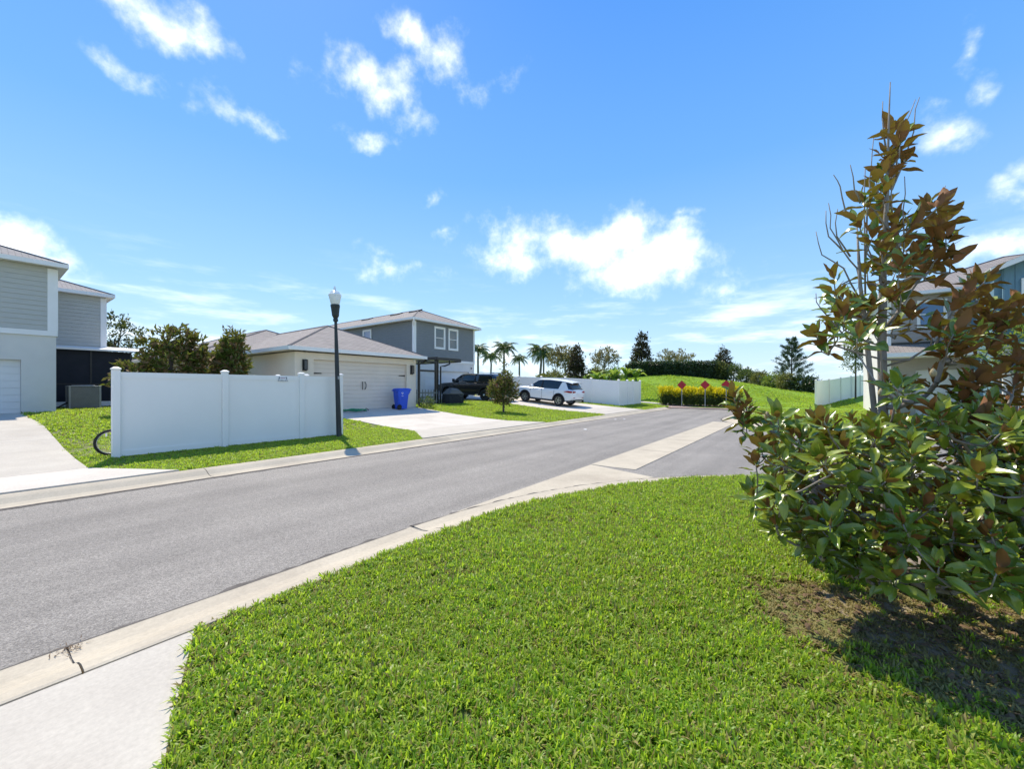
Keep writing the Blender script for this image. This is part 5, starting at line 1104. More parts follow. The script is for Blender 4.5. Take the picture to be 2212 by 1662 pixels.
for i, (px, py, dep, sc_, tr_) in enumerate(((1033, 757, 62, 1.0, .16), (1059, 772, 66, .95, .14), (1089, 754, 60, 1.08, .16), (1122, 777, 66, .82, .14), (1164.5, 760, 58, 1.12, .17), (1174, 768, 60, 1.05, .13))):
    top = at(px, py, dep); base = Vector((top.x, top.y, .8)); t = thing('palm_tree', PALM_L[i], 'palm tree', base, group='palms behind the white fence')
    m = MB(); hh = top.z-base.z; lean = NR.normal()*.15
    m.tube([(0, 0, -.5), (lean*.5, 0, hh*.4), (lean, lean*.3, hh*.78), (lean*.4, 0, hh-.1)], [tr_*1.35, tr_*1.05, tr_, tr_*.7], n=9); m.build('trunk', M['palm_trunk'], t, local=True, smooth=True)
    m = MB(); m.tube([(lean*.4, 0, hh-.75), (lean*.4, 0, hh+.05)], [tr_*.95, tr_*.6], n=9); m.build('crownshaft', M['palm'], t, local=True, smooth=True)
    for k in range(17):
        o = link('frond', FR[k % 3], t); a = k*2.399+i; inner = k/17
        o.location = (lean*.4, 0, hh-.02); o.rotation_euler = Euler((0, math.radians(-48+75*inner*RNG.uniform(.85, 1.15)), a), 'XYZ'); o.scale = (sc_*RNG.uniform(.85, 1.1),)*3

# ------------------------------------------------------------------ trees behind the fence and on the mound
def at_g(px, dep):
    p = at(px, 838, dep); return p.x, p.y
def photo_tree(fn_name, label, px, dep, y_top, y_bot, half_w, n, k, leaf, mt, spread, shape='col', cat='tree', group=None, bark='bark_dark', gap=.55, base=None):
    x, y = at_g(px, dep); zt = H+(838-y_top)/870*dep; zb = H+(838-y_bot)/870*dep; r = half_w/870*dep; g_ = gz(x, y) if base is None else base; h = zt-zb
    if shape == 'col': bl = [(x, y, zb+h*.25, r, r, h*.27), (x, y, zb+h*.5, r*.8, r*.8, h*.24), (x, y, zb+h*.75, r*.55, r*.55, h*.2), (x+r*.1, y, zb+h*.92, r*.25, r*.25, h*.1)]
    elif shape == 'wide': bl = [(x+math.cos(a)*r*.62, y+math.sin(a)*r*.62, zb+h*(.45+.3*NR.random()), r*.36, r*.36, h*.26) for a in [q*math.pi/3.5+.4 for q in range(7)]]+[(x, y, zb+h*.78, r*.45, r*.45, h*.22)]
    else: bl = [(x, y, zb+h*.5, r, r, h*.52)]
    return tree(fn_name, label, cat, (x, y, g_), bl, n, k, leaf, mt, spread, trunk=(max(.04, r*.06), max(.5, zb-g_+h*.55)), bark=bark, group=group, limbs=9 if shape == 'wide' else 5, shell=gap)
photo_tree('crape_myrtle', 'sparse olive crape myrtle left of the dark columnar magnolia', 1221, 52, 750, 812, 37, 300, 7, .30, 'myrtle', .13, 'wide', bark='bark', gap=.8)
photo_tree('crape_myrtle', 'airy crape myrtle between the dark columnar magnolia and the light mast', 1306, 54, 752, 806, 29, 210, 7, .28, 'myrtle', .13, 'wide', bark='bark', gap=.8)
photo_tree('crape_myrtle', 'pale golden crape myrtle top showing above the clipped hedge', 1459, 64, 757, 800, 42, 240, 7, .32, 'myrtle', .14, 'wide', bark='bark', gap=.8)
photo_tree('columnar_magnolia', 'dark columnar magnolia behind the white fence above the banana plants', 1245, 46, 749, 826, 19, 380, 9, .26, 'mag_dark', .13)
photo_tree('columnar_magnolia', 'tall dark magnolia rising behind the clipped hedge', 1386, 57, 717, 800, 20, 360, 9, .30, 'mag_dark', .14)
photo_tree('columnar_magnolia', 'dark cone-shaped magnolia at the right end of the clipped hedge', 1562, 54, 750, 812, 19, 300, 9, .26, 'mag_dark', .13)
photo_tree('young_magnolia', 'tiny dark young tree left of the pair above the mound shrubs', 1600, 58, 797, 816, 6, 60, 8, .2, 'mag_dark', .09)
photo_tree('young_magnolia', 'tiny dark young tree right of the pair above the mound shrubs', 1616, 60, 792, 816, 8, 80, 8, .2, 'mag_dark', .09)
for i, (px, dep, yt, yb, hw, mt_) in enumerate(((1198, 44, 806, 830, 22, 'olive'), (1285, 45, 798, 826, 20, 'olive'), (1318, 47, 800, 822, 22, 'shrub'), (1174, 46, 812, 830, 14, 'olive'))):
    photo_tree('olive_bush', ['yellow-green bush behind the white car roof', 'olive bush behind the left banana plants', 'grassy green bush under the light mast', 'low olive bush behind the far fence near the palm pair'][i], px, dep, yt, yb, hw, 170, 9, .22, mt_, .14, 'ball', 'bush', 'bushes behind the far fence')
SHR = ['pale feathery shrub beside the cone-shaped magnolia', 'dark green shrub second along the mound edge', 'grey-green shrub under the tiny young trees', 'loose grassy shrub mid-way down the mound edge', 'yellow-green shrub before the brown roofed house', 'light green shrub left of the pine tree trunk', 'dark rounded shrub at the foot of the pine tree', 'dark shrub between the pine tree and the white fence']
for i, (px, dep, yt, yb, hw, mt_) in enumerate(((1556, 50, 786, 814, 15, 'olive'), (1585, 52, 790, 822, 16, 'shrub'), (1613, 50, 800, 828, 17, 'shrub'), (1640, 48, 806, 834, 16, 'olive'), (1668, 46, 812, 840, 17, 'lime'), (1697, 44, 812, 842, 15, 'olive'), (1727, 43, 814, 846, 16, 'hedge'), (1752, 43, 818, 848, 13, 'hedge'))):
    photo_tree('mound_shrub', SHR[i], px, dep, yt, yb, hw, 170, 9, .22, mt_, .15, 'ball', 'shrub', 'shrubs along the mound edge')
photo_tree('lime_tree', 'bright lime green tree beside the blue gable at the right edge', 2196, 16, 690, 800, 46, 300, 9, .13, 'lime', .08, 'ball')
photo_tree('garden_tree', 'green leafy tree left of the taupe townhouse wall', 1848, 36, 700, 800, 24, 320, 9, .17, 'shrub', .10, 'col')
# pine: whorls of branches with needle tufts
px_, py_ = at_g(1709, 47); pz0 = gz(px_, py_); pt = thing('pine_tree', 'young pine tree with open branch whorls on the mound edge', 'tree', (px_, py_, pz0)); m = MB(); ht = H+(838-735)/870*47-pz0
m.tube([(px_, py_, pz0-.2), (px_+.05, py_, pz0+ht*.5), (px_, py_, pz0+ht*.97)], [.11, .07, .015], n=7); P_, D_ = [], []
for i in range(9):
    s = .22+.74*i/8; z = pz0+ht*s; ln = (1.95*(1-s)**.75+.25)
    for k in range(6 if i < 7 else 4):
        a = k*1.05+i*.7+NR.normal()*.2; d = Vector((math.cos(a), math.sin(a), .30+.35*s)); l = ln*NR.uniform(.65, 1.1); p0 = Vector((px_, py_, z)); p1 = p0+d*l+Vector((0, 0, .14*l)); m.tube([p0, p0+d*l*.55, p1], [.03, .02, .008], n=4)
        for q in range(14):
            f = NR.uniform(.45, 1.08); c = p0.lerp(p1, f); P_.append(c); D_.append(d+Vector((0, 0, .5)))
m.build('trunk', M['bark_dark'], pt); P_ = np.array(P_); D_ = np.array(D_); k = 11
leaves_mesh('crown', np.repeat(P_, k, 0)+NR.normal(size=(len(P_)*k, 3))*.07, .27, .12, M['pine'], pt, dirs=np.repeat(D_, k, 0)+NR.normal(size=(len(P_)*k, 3))*.7)

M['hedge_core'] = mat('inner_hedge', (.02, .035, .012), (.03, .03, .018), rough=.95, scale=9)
# ------------------------------------------------------------------ clipped hedge on the mound
def box_leaves(n, fn): 
    """points on the skin of a rounded box given as (u along, v across, z) -> world"""
    u = NR.random(n); s = NR.random(n); return np.array([fn(a, b) for a, b in zip(u, s)])
hA = at(1352, 838, 52); hB = at(1572, 838, 50); hd = thing('clipped_hedge', 'long clipped dark green hedge on top of the mound', 'hedge', ((hA.x+hB.x)/2, (hA.y+hB.y)/2, gz((hA.x+hB.x)/2, (hA.y+hB.y)/2)))
def hp(a, s):
    x = hA.x+(hB.x-hA.x)*a; y = hA.y+(hB.y-hA.y)*a; zb = gz(x, y)-.1; zt = H+(838-(784+ (6 if a < .04 else 0)+(10*max(0, a-.93)/.07)))/870*51
    zt = min(zt, zb+2.3); n_ = Vector((-(hB.y-hA.y), hB.x-hA.x)).normalized(); h = zt-zb; w = 1.1; per = 2*h+w; q = s*per
    if q < h: o, z = -w/2, zb+q
    elif q < h+w: o, z = -w/2+(q-h), zt
    else: o, z = w/2, zt-(q-h-w)
    c = .12*math.sin(a*37)+.1*math.sin(a*90+z*3); return (x-n_.x*o*-1, y-n_.y*o*-1, z+.05*c) if False else (x+n_.x*(o+c*.5), y+n_.y*(o+c*.5), z+.08*c)
pts = box_leaves(11000, hp)+NR.normal(size=(11000, 3))*.10
leaves_mesh('foliage', pts, .22, .5, M['hedge'], hd, up=.2)
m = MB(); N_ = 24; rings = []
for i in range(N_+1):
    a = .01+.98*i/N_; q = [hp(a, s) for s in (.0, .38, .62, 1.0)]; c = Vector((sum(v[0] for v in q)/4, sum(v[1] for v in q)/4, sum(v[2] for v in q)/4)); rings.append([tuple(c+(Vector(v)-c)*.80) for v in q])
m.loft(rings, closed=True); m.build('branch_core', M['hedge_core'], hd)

# ------------------------------------------------------------------ yellow hedge at the street end
yh = thing('yellow_hedge', 'golden yellow topped hedge behind the red end-of-road markers', 'hedge', (-7.0, 34.9, .3)); n = 2300
u = NR.random(n); X = -10.1+5.9*u; Yc = 34.75+.0*u; zt = 1.52+.09*np.sin(u*23)+.07*np.sin(u*61+1)
ang = NR.random(n)*2*np.pi; lay = NR.random(n); top = lay < .52
px_a = X+NR.normal(size=n)*.08; py_a = Yc+np.where(top, (NR.random(n)-.5)*1.15, np.sign(NR.random(n)-.62)*(.45+.2*NR.random(n)))
pz_a = np.where(top, zt-.30*NR.random(n)**1.5-.32*(np.abs(py_a-Yc)/.6)**2, .22+NR.random(n)*(zt-.55))
ends = (u < .03); py_a = np.where(ends, Yc+(NR.random(n)-.5)*1.0, py_a)
c = np.stack([px_a, py_a, pz_a], 1); k = 13; p = np.repeat(c, k, 0)+NR.normal(size=(n*k, 3))*.07
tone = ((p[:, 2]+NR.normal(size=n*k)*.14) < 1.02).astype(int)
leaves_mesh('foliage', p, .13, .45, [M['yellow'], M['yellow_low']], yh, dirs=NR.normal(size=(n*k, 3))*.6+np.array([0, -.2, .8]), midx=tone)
m = MB()
for i in range(22):
    x = -9.9+i*.262+NR.normal()*.05; y = 34.75+NR.normal()*.12
    m.tube([(x, y, .1), (x+NR.normal()*.06, y, .55)], [.03, .025], n=5)
    for q in range(5): m.tube([(x, y, .4), (x+NR.normal()*.25, y+NR.normal()*.3, 1.25+NR.random()*.2)], [.018, .006], n=4)
m.build('stems', M['bark_dark'], yh)

# ------------------------------------------------------------------ banana plants behind the far fence
def banana_leaf_mesh(seed, L_=1.5, W=.42):
    r = random.Random(seed); m = MB(); n = 11; rings = []
    for i in range(n+1):
        s = i/n; w = W*math.sin(math.pi*(.04+.93*s)**.75)**.8*.5; z = L_*(.55*s-.62*s*s*s); x = L_*s*(1-.1*s); t = r.uniform(-.03, .03)
        rings.append([(x-.05*s, -w, z+w*.45+t), (x, -w*.5, z+w*.2), (x+.02, 0, z-.01), (x, w*.5, z+w*.2), (x-.05*s, w, z+w*.45-t)])
    m.loft(rings, cap=False); m.tube([(-.45, 0, -.30), (0, 0, 0), rings[6][2], rings[11][2]], [.03, .025, .014, .005], n=4)
    me = bpy.data.meshes.new('banana_leaf'); me.from_pydata(m.v, [], m.f); me.materials.append(M['banana']); me.update(); return me
BL = [banana_leaf_mesh(s) for s in range(3)]
BAN = ['banana plant with long leaves left of the others above the fence', 'banana plant with one upright leaf above the fence', 'banana plant with broad pale leaves near the fence corner', 'banana plant drooping at the street end of the fence', 'banana plant half hidden low behind the fence']
for i, (px, yc, dep, up_) in enumerate(((1290, 822, 38, 0), (1326, 818, 38.5, 1), (1352, 812, 39, 0), (1374, 818, 39, 0), (1308, 824, 39, 0))):
    c = at(px, yc, dep); z0 = gz(c.x, c.y); t = thing('banana_plant', BAN[i], 'banana plant', (c.x, c.y, z0), group='banana plants behind the far fence'); m = MB(); hh = c.z-z0
    m.tube([(0, 0, -.1), (.03, 0, hh*.6), (0, 0, hh)], [.10, .085, .06], n=8); m.build('stem', M['banana'], t, local=True)
    for k in range(8):
        o = link('leaf', BL[k % 3], t); a = k*2.4+i*1.3; o.location = (0, 0, hh+.02*k); o.rotation_euler = Euler((RNG.uniform(-.3, .3), math.radians(-62 if (up_ and k == 0) else RNG.uniform(-42, -5)), a), 'XYZ'); s = RNG.uniform(.75, 1.1); o.scale = (s, s, s)

# ------------------------------------------------------------------ foreground magnolia
TB = Vector((.445, 4.0, gz(.445, 4.0))); TD = 2.95
mg = thing('magnolia_tree', 'large leafy magnolia with rust-brown leaf undersides in the right foreground', 'tree', TB)
R6 = random.Random(21)
Z6 = [(840,340),(905,400),(830,480),(930,520),(790,590),(755,640),(785,700),(660,760),(830,780),(620,890),(780,850),(880,880),(740,960),(850,980),(1070,800),(1150,790),(1190,860),(1000,900),(1110,940),(1180,970),(800,1040),(900,1040),(1150,1070),(1100,1110),(1205,1110),(900,1140),(1000,1110),(770,1160),(700,1170),(880,1180),(1060,1180),(490,1220),(470,1310),(540,1340),(600,1340),(480,1390),(570,1420),(630,1380),(520,1460),(640,1460),(740,1380),(860,1330),(930,1300),(960,1440),(880,1490),(1340,1240),(1440,1230),(1400,1320),(1300,1330),(1250,1380),(1480,1390),(1340,1430),(1550,1400),(1620,1380),(1420,1500),(1380,1560),(1100,1530),(1180,1560),(380,1560),(430,1610),(500,1550),(650,1560),(720,1540),(1500,1520),(1250,1520),(1600,1500)]
Z7 = [(230,350),(310,400),(360,740),(330,930),(430,500),(500,480),(700,500),(760,490),(390,620),(300,520),(250,450),(1200,250),(1225,300),(1300,290),(640,800),(850,590),(1020,570),(1090,600),(900,650),(1180,960),(1220,1120),(930,1000),(600,1050),(700,1150),(800,1100),(1690,480),(1700,780),(1780,740),(1850,750),(1640,950),(1400,1000),(1500,900),(1350,700),(1720,250),(1880,170),(1600,300),(1450,250),(560,560),(620,600),(470,700),(520,880),(420,1010),(480,1120),(740,720),(980,830),(1080,760),(1250,620),(1330,540),(1450,560),(1560,620),(1850,520),(1900,380),(1780,400),(1640,420),(1500,430),(1900,900),(1850,1000),(1750,1080),(1600,1120),(1450,1150),(1330,1220),(1100,1230),(980,1150),(860,1240),(1550,1260),(1700,1250),(1850,1230),(1250,1330),(1420,1330),(1600,1370),(1050,1310),(760,1260)]
ros = []          # (position, axis, leaves, size)
def crown_r(z): return lerp_pts(z, [(.15, .55), (.4, 1.0), (.75, 1.18), (1.15, 1.2), (1.45, 1.0), (1.8, .78), (2.3, .60), (2.7, .42), (3.1, .25), (3.6, .12)])
def put(px, py, frac, n, size):
    """a leaf whorl seen at a measured spot, somewhere between the far and the near side of the crown"""
    z = H+(838-py)/870*TD; lat = (px-1913)/870*TD; r = crown_r(z); dm = math.sqrt(max(.02, r*r-lat*lat)) if abs(lat) < r else .12
    dep = TD-dm*frac; p = at(px, py, dep); ax = Vector((p.x-TB.x, p.y-TB.y, 0)); l = ax.length; ax = (ax/max(.05, l))*min(1, l/.5)*.5+Vector((R6.gauss(0, .2), R6.gauss(0, .2), .9)); ax.normalize(); ros.append((p-ax*size*.38, ax, n, size))
for x, y in Z6: put(1620+.361*x, 150+.361*y, R6.uniform(-.8, .9), R6.choice((8, 9, 10, 11)), R6.uniform(.13, .16))
for x, y in Z7: put(1500+.361*x, 720+.361*y, R6.uniform(.1, .8), R6.choice((11, 12, 13, 14)), R6.uniform(.105, .135))
for i in range(20):       # the leafy limbs on the street-facing right side
    put(R6.uniform(2010, 2260), R6.uniform(690, 900), R6.uniform(.2, .9), R6.choice((9, 10, 11, 12)), R6.uniform(.11, .145))
for i in range(600):      # the rest of the skirt, all round the tree
    z = TB.z+.30+1.10*R6.random()**1.1; a = R6.uniform(0, 2*math.pi); r = crown_r(z)*math.sqrt(R6.uniform(.22, 1.0)); p = Vector((TB.x+r*math.cos(a), TB.y+r*math.sin(a), z))
    q = p-Vector((0, 0, H)); dpt = q.dot(FW); sx = 1106+870*q.dot(RT)/dpt; sy = 838-870*q.z/dpt
    if sy > 1262 or sy < 905 or sx < 55+lerp_pts(sy, [(830, 1560), (880, 1600), (950, 1620), (1000, 1600), (1050, 1590), (1100, 1640), (1180, 1690), (1230, 1800), (1270, 1900)]): continue
    ax = Vector((math.cos(a)*.55*r, math.sin(a)*.55*r, .75))+Vector((R6.gauss(0, .25), R6.gauss(0, .25), R6.gauss(0, .2))); ros.append((p, ax.normalized(), R6.choice((10, 11, 12, 13)), R6.uniform(.095, .13)))
# leaf shapes: pointed ellipse, cupped along the midrib, bent along its length
def mag_leaf(seed):
    r = random.Random(seed); n = 7; vs = []; bend = r.uniform(-.05, .45); cup = r.uniform(.10, .55); tw = r.uniform(-.5, .5); wid = r.uniform(.185, .25)
    for i in range(n):
        s = i/(n-1); w = wid*math.sin(math.pi*(.03+.96*s)**.92)**.75 if 0 < i < n-1 else .006; y = s*(1-.12*bend*s); z = -bend*s*s*.9+.03*math.sin(s*6+seed)
        for q in (-1, -.5, 0, .5, 1): vs.append((w*q*math.cos(tw*s), y, z+cup*abs(q)**1.3*w*1.1+w*q*math.sin(tw*s)+.022*math.sin(s*13+q*4+seed)*abs(q)))
    vs.append((0, -.12, .0)); fs = [(i*5+k, i*5+k+1, (i+1)*5+k+1, (i+1)*5+k) for i in range(n-1) for k in range(4)]
    me = bpy.data.meshes.new('magnolia_leaf'); me.from_pydata(vs[:-1], [], fs); me.materials.append(M['mag']); me.polygons.foreach_set('use_smooth', [True]*len(fs)); me.update(); return me
ML = [mag_leaf(s) for s in range(12)]; MLV = []
for me in ML:
    co = np.zeros(len(me.vertices)*3); me.vertices.foreach_get('co', co); MLV.append((co.reshape(-1, 3), np.array([p.vertices[:] for p in me.polygons])))
leaves = []
for p, a, n, size in ros:
    t1 = a.orthogonal().normalized(); t2 = a.cross(t1); ph = R6.uniform(0, 6.28)
    for k in range(n):
        f = k/max(1, n-1); phi = ph+k*2.399; th = math.radians(104-88*f**.60+R6.gauss(0, 12)); r = t1*math.cos(phi)+t2*math.sin(phi); d = a*math.cos(th)+r*math.sin(th); nn = a*math.sin(th)-r*math.cos(th)
        d = (d+Vector((R6.gauss(0, .1), R6.gauss(0, .1), R6.gauss(0, .1)-.08*(1-f)))).normalized(); nn = (nn-d*nn.dot(d)).normalized(); x = d.cross(nn)
        s = size*R6.uniform(.72, 1.15); b = p-a*(.07*(1-f))+d*.02
        leaves.append((Matrix(((x.x*s, d.x*s, nn.x*s, b.x), (x.y*s, d.y*s, nn.y*s, b.y), (x.z*s, d.z*s, nn.z*s, b.z), (0, 0, 0, 1))), R6.randrange(12), s))
def show(mx, s):
    q = mx.to_translation()-Vector((0, 0, H)); dp = q.dot(FW); px, py = 1106+870*q.dot(RT)/dp, 838-870*q.z/dp
    return (s/max(.3, dp)) if (dp > .3 and -30 < px < 2240 and 0 < py < 1662) else 0
order = sorted(range(len(leaves)), key=lambda i: -show(leaves[i][0], leaves[i][2])); big = set(order[:300])
tinv = Matrix.Translation(-TB)
for i in order[:300]:
    mx, k, s = leaves[i]; o = link('leaf', ML[k], mg); o.matrix_local = tinv @ mx
V_, F_ = [], []; off_ = 0
for i in order[300:]:
    mx, k, s = leaves[i]; A = np.array(tinv @ mx); co, fc = MLV[k]; V_.append(co @ A[:3, :3].T+A[:3, 3]); F_.append(fc+off_); off_ += len(co)
V_ = np.concatenate(V_); F_ = np.concatenate(F_); me = bpy.data.meshes.new('foliage'); me.from_pydata(V_.tolist(), [], F_.tolist()); me.materials.append(M['mag']); me.polygons.foreach_set('use_smooth', [True]*len(F_)); me.update(); link('foliage', me, mg, kind='stuff')
# trunk, leader stems, twigs
def z6(x, y, dd=0): return at(1620+.361*x, 150+.361*y, TD+dd)
m = MB(); m.tube([TB-Vector((0, 0, .1)), TB+Vector((.0, 0, .25)), at(1919, 955, TD), at(1908, 893, TD), z6(790, 1660), z6(795, 1400), z6(795, 1150), z6(820, 800), z6(825, 560), z6(830, 330), z6(840, 75)], [.043, .036, .031, .029, .027, .025, .021, .014, .009, .006, .003], n=9); m.build('trunk', M['bark'], mg, smooth=True)
m = MB()
m.tube([at(1915, 1100, TD), at(1890, 900, TD-.05), z6(700, 1640, -.06), z6(690, 1500, -.08), z6(660, 1300, -.08), z6(650, 1120, -.05), z6(640, 930, 0)], [.022, .018, .016, .014, .012, .009, .004], n=7)
m.tube([z6(800, 1560, 0), z6(880, 1460, .05), z6(960, 1330, .1), z6(1050, 1210, .1), z6(1100, 1110, .05), z6(1150, 1050, 0)], [.014, .012, .010, .008, .006, .004], n=6)
for tw in (((395,970),(430,1110),(560,1190),(660,1380)), ((470,800),(480,950),(560,1090),(640,1190),(668,1400)), ((525,835),(520,1000),(600,1120)), ((500,630),(540,700),(570,840),(610,900)), ((600,570),(625,720),(660,800)), ((740,410),(725,600),(720,740),(700,900),(690,1180)), ((795,190),(795,320),(815,480)), ((990,180),(910,370),(870,600),(845,720)), ((1015,165),(985,300),(950,460),(880,650),(850,720)), ((925,640),(915,850),(920,1090),(900,1190)), ((1170,695),(1130,800),(1090,960),(1030,1060)), ((690,590),(685,900),(690,1350)), ((395,1340),(430,1440),(500,1520),(620,1640)), ((455,845),(470,1000),(560,1090)), ((860,560),(845,740),(850,850))):
    dd = R6.uniform(-.15, .15); q = [z6(x, y, dd*(1-i/len(tw))) for i, (x, y) in enumerate(tw)]; pts = []
    for a, b in zip(q, q[1:]): pts += [a, a.lerp(b, .5)+Vector((R6.gauss(0, .006), R6.gauss(0, .006), 0))]
    pts.append(q[-1]); m.tube(pts, [.0025+.005*i/len(pts) for i in range(len(pts))], n=5)
# every whorl hangs on the nearest lower wood, so limbs fork the way they grow; thickness follows what each limb carries
nodes = [Vector((TB.x, TB.y, TB.z+.12+.1*i)) for i in range(34)]; par = [-1]*len(nodes); load = [0]*len(nodes); ntr = len(nodes); tips = []
for p, a, n, size in sorted(ros, key=lambda q: math.hypot(q[0].x-TB.x, q[0].y-TB.y)+.15*q[0].z):
    e = p-a*.09; best, bi = 1e9, 0; re = math.hypot(e.x-TB.x, e.y-TB.y)
    for i, q in enumerate(nodes):
        rq = math.hypot(q.x-TB.x, q.y-TB.y)
        if rq > re+.02: continue
        d = (e-q).length; c = d+1.6*max(0, q.z-e.z+.35*(re-rq))+(.10 if i < ntr else 0)
        if c < best: best, bi = c, i
    s = nodes[bi]; k = max(2, int((e-s).length/.13)); prev = bi
    for i in range(1, k+1):
        f = i/k; q = s.lerp(e, f)+Vector((R6.gauss(0, .010), R6.gauss(0, .010), -.10*(e-s).length*math.sin(math.pi*f)))
        nodes.append(q); par.append(prev); load.append(0); prev = len(nodes)-1
    tips.append((prev, p))
for t_, p in tips:
    i = t_
    while i >= ntr: load[i] += 1; i = par[i]
for i in range(ntr, len(nodes)):
    r1 = .0026+.0021*load[i]**.62; q0 = nodes[par[i]]; r0 = r1 if par[i] < ntr else .0026+.0021*load[par[i]]**.62
    m.tube([q0, nodes[i]], [r0, r1], n=5, cap=False)
for t_, p in tips: m.tube([nodes[t_], p], [.0046, .003], n=5)
m.build('branches', M['bark'], mg, smooth=True)
for px, py, dd in ((1936, 1103, -1.0), (1926, 1047, -.9), (1657, 900, -.5), (1781, 1000, -.8), (2016, 807, -.6), (1903, 850, -.45)):
    c = at(px, py, TD+dd*.8); m = MB(); m.lathe([(0, -.022), (.010, -.020), (.016, -.008), (.017, .006), (.012, .020), (.005, .03), (0, .033)], tuple(c), n=10); m.build('seed_cone', M['cone'], mg, smooth=True)

# ------------------------------------------------------------------ turf: tufts of broad blades scattered over the lawns
def tuft(seed, mt, blades=15, L_=(.034, .074), w=.0042, spread=.035, lean=.6):
    r = random.Random(seed); vs, fs = [], []
    for b in range(blades):
        a = r.uniform(0, 6.28); R_ = spread*math.sqrt(r.random()); x0, y0 = R_*math.cos(a), R_*math.sin(a); az = r.uniform(0, 6.28); l = r.uniform(*L_); ln = abs(r.gauss(lean, .3)); d = Vector((math.cos(az), math.sin(az), 0)); s = Vector((-d.y, d.x, 0)); ww = w*r.uniform(.75, 1.3); o = len(vs)
        for i, f in enumerate((0, .4, .75, 1)):
            bend = ln*(f**1.6); p = Vector((x0, y0, 0))+d*l*bend*.9+Vector((0, 0, l*f*(1-.45*bend*f))); hw = ww*(1, 1.1, .8, .08)[i]
            vs += [tuple(p-s*hw), tuple(p+s*hw)]
        fs += [(o, o+1, o+3, o+2), (o+2, o+3, o+5, o+4), (o+4, o+5, o+7, o+6)]
    me = bpy.data.meshes.new('tuft'); me.from_pydata(vs, [], fs); mts = mt if isinstance(mt, list) else [mt]
    for q in mts: me.materials.append(q)
    me.polygons.foreach_set('material_index', [mi_ for b in range(blades) for mi_ in [r.randrange(len(mts))]*3]); me.polygons.foreach_set('use_smooth', [True]*len(fs)); me.update(); return me
def scatter(name, label, pts, scl, idx, meshes, tilt=.15):
    """one stuff object: points that carry a tuft each (geometry nodes)"""
    col = bpy.data.collections.new(name+'_kinds'); 
    for i, me in enumerate(meshes): col.objects.link(bpy.data.objects.new('%s_kind_%02d' % (name, i), me))
    n = len(pts); me = bpy.data.meshes.new(name); me.vertices.add(n); me.vertices.foreach_set('co', np.asarray(pts, dtype=np.float32).ravel())
    a = me.attributes.new('scl', 'FLOAT', 'POINT'); a.data.foreach_set('value', np.asarray(scl, dtype=np.float32))
    a = me.attributes.new('idx', 'INT', 'POINT'); a.data.foreach_set('value', np.asarray(idx, dtype=np.int32))
    rot = np.stack([NR.normal(size=n)*tilt, NR.normal(size=n)*tilt, NR.random(n)*6.283], 1).astype(np.float32)
    a = me.attributes.new('rot', 'FLOAT_VECTOR', 'POINT'); a.data.foreach_set('vector', rot.ravel()); me.update()
    o = tag(link(name, me), label, None, kind='stuff')
    ng = bpy.data.node_groups.new(name+'_nodes', 'GeometryNodeTree'); ng.interface.new_socket('Geometry', in_out='INPUT', socket_type='NodeSocketGeometry'); ng.interface.new_socket('Geometry', in_out='OUTPUT', socket_type='NodeSocketGeometry')
    N = ng.nodes; L = ng.links; gi = N.new('NodeGroupInput'); go = N.new('NodeGroupOutput'); ip = N.new('GeometryNodeInstanceOnPoints'); ci = N.new('GeometryNodeCollectionInfo')
    ci.inputs['Collection'].default_value = col; ci.inputs['Separate Children'].default_value = True; ci.inputs['Reset Children'].default_value = True
    def na(nm, ty):
        q = N.new('GeometryNodeInputNamedAttribute'); q.data_type = ty; q.inputs['Name'].default_value = nm; return q.outputs[0]
    L.new(gi.outputs[0], ip.inputs['Points']); L.new(ci.outputs[0], ip.inputs['Instance']); ip.inputs['Pick Instance'].default_value = True
    L.new(na('idx', 'INT'), ip.inputs['Instance Index']); L.new(na('scl', 'FLOAT'), ip.inputs['Scale'])
    e2r = N.new('FunctionNodeEulerToRotation'); L.new(na('rot', 'FLOAT_VECTOR'), e2r.inputs[0]); L.new(e2r.outputs[0], ip.inputs['Rotation']); L.new(ip.outputs[0], go.inputs[0])
    md = o.modifiers.new('scatter', 'NODES'); md.node_group = ng
    return o
def in_poly(P, poly):
    x, y = P[:, 0], P[:, 1]; ins = np.zeros(len(P), bool); q = np.array(poly); j = len(q)-1
    for i in range(len(q)):
        xi, yi = q[i]; xj, yj = q[j]; c = ((yi > y) != (yj > y)) & (x < (xj-xi)*(y-yi)/((yj-yi) if yj != yi else 1e-9)+xi); ins ^= c; j = i
    return ins
def vnoise(x, y, s, seed):
    """cheap smooth value noise on arrays"""
    g_ = np.random.default_rng(seed).random((64, 64)); u, v = x*s, y*s; i, j = np.floor(u).astype(int), np.floor(v).astype(int); f, h = u-i, v-j; f = f*f*(3-2*f); h = h*h*(3-2*h)
    G = lambda a, b: g_[a % 64, b % 64]
    return (G(i, j)*(1-f)+G(i+1, j)*f)*(1-h)+(G(i, j+1)*(1-f)+G(i+1, j+1)*f)*h
GMIX = [M['grass'], M['grass_dark'], M['grass'], M['grass'], M['grass_pale'], M['grass_dark'], M['grass_pale'], M['grass'], M['grass'], M['grass_pale'], M['grass'], M['grass_dry']]
GK = [tuft(s, GMIX, blades=17) for s in range(8)]+[tuft(20+s, M['grass_dry'], blades=9, L_=(.025, .055), lean=.9) for s in range(3)]
def sample(x0, x1, y0, y1, dens): n = int((x1-x0)*(y1-y0)*dens); return np.stack([x0+(x1-x0)*NR.random(n), y0+(y1-y0)*NR.random(n)], 1)
def camdepth(P): return P[:, 0]*FW.x+P[:, 1]*FW.y, P[:, 0]*RT.x+P[:, 1]*RT.y
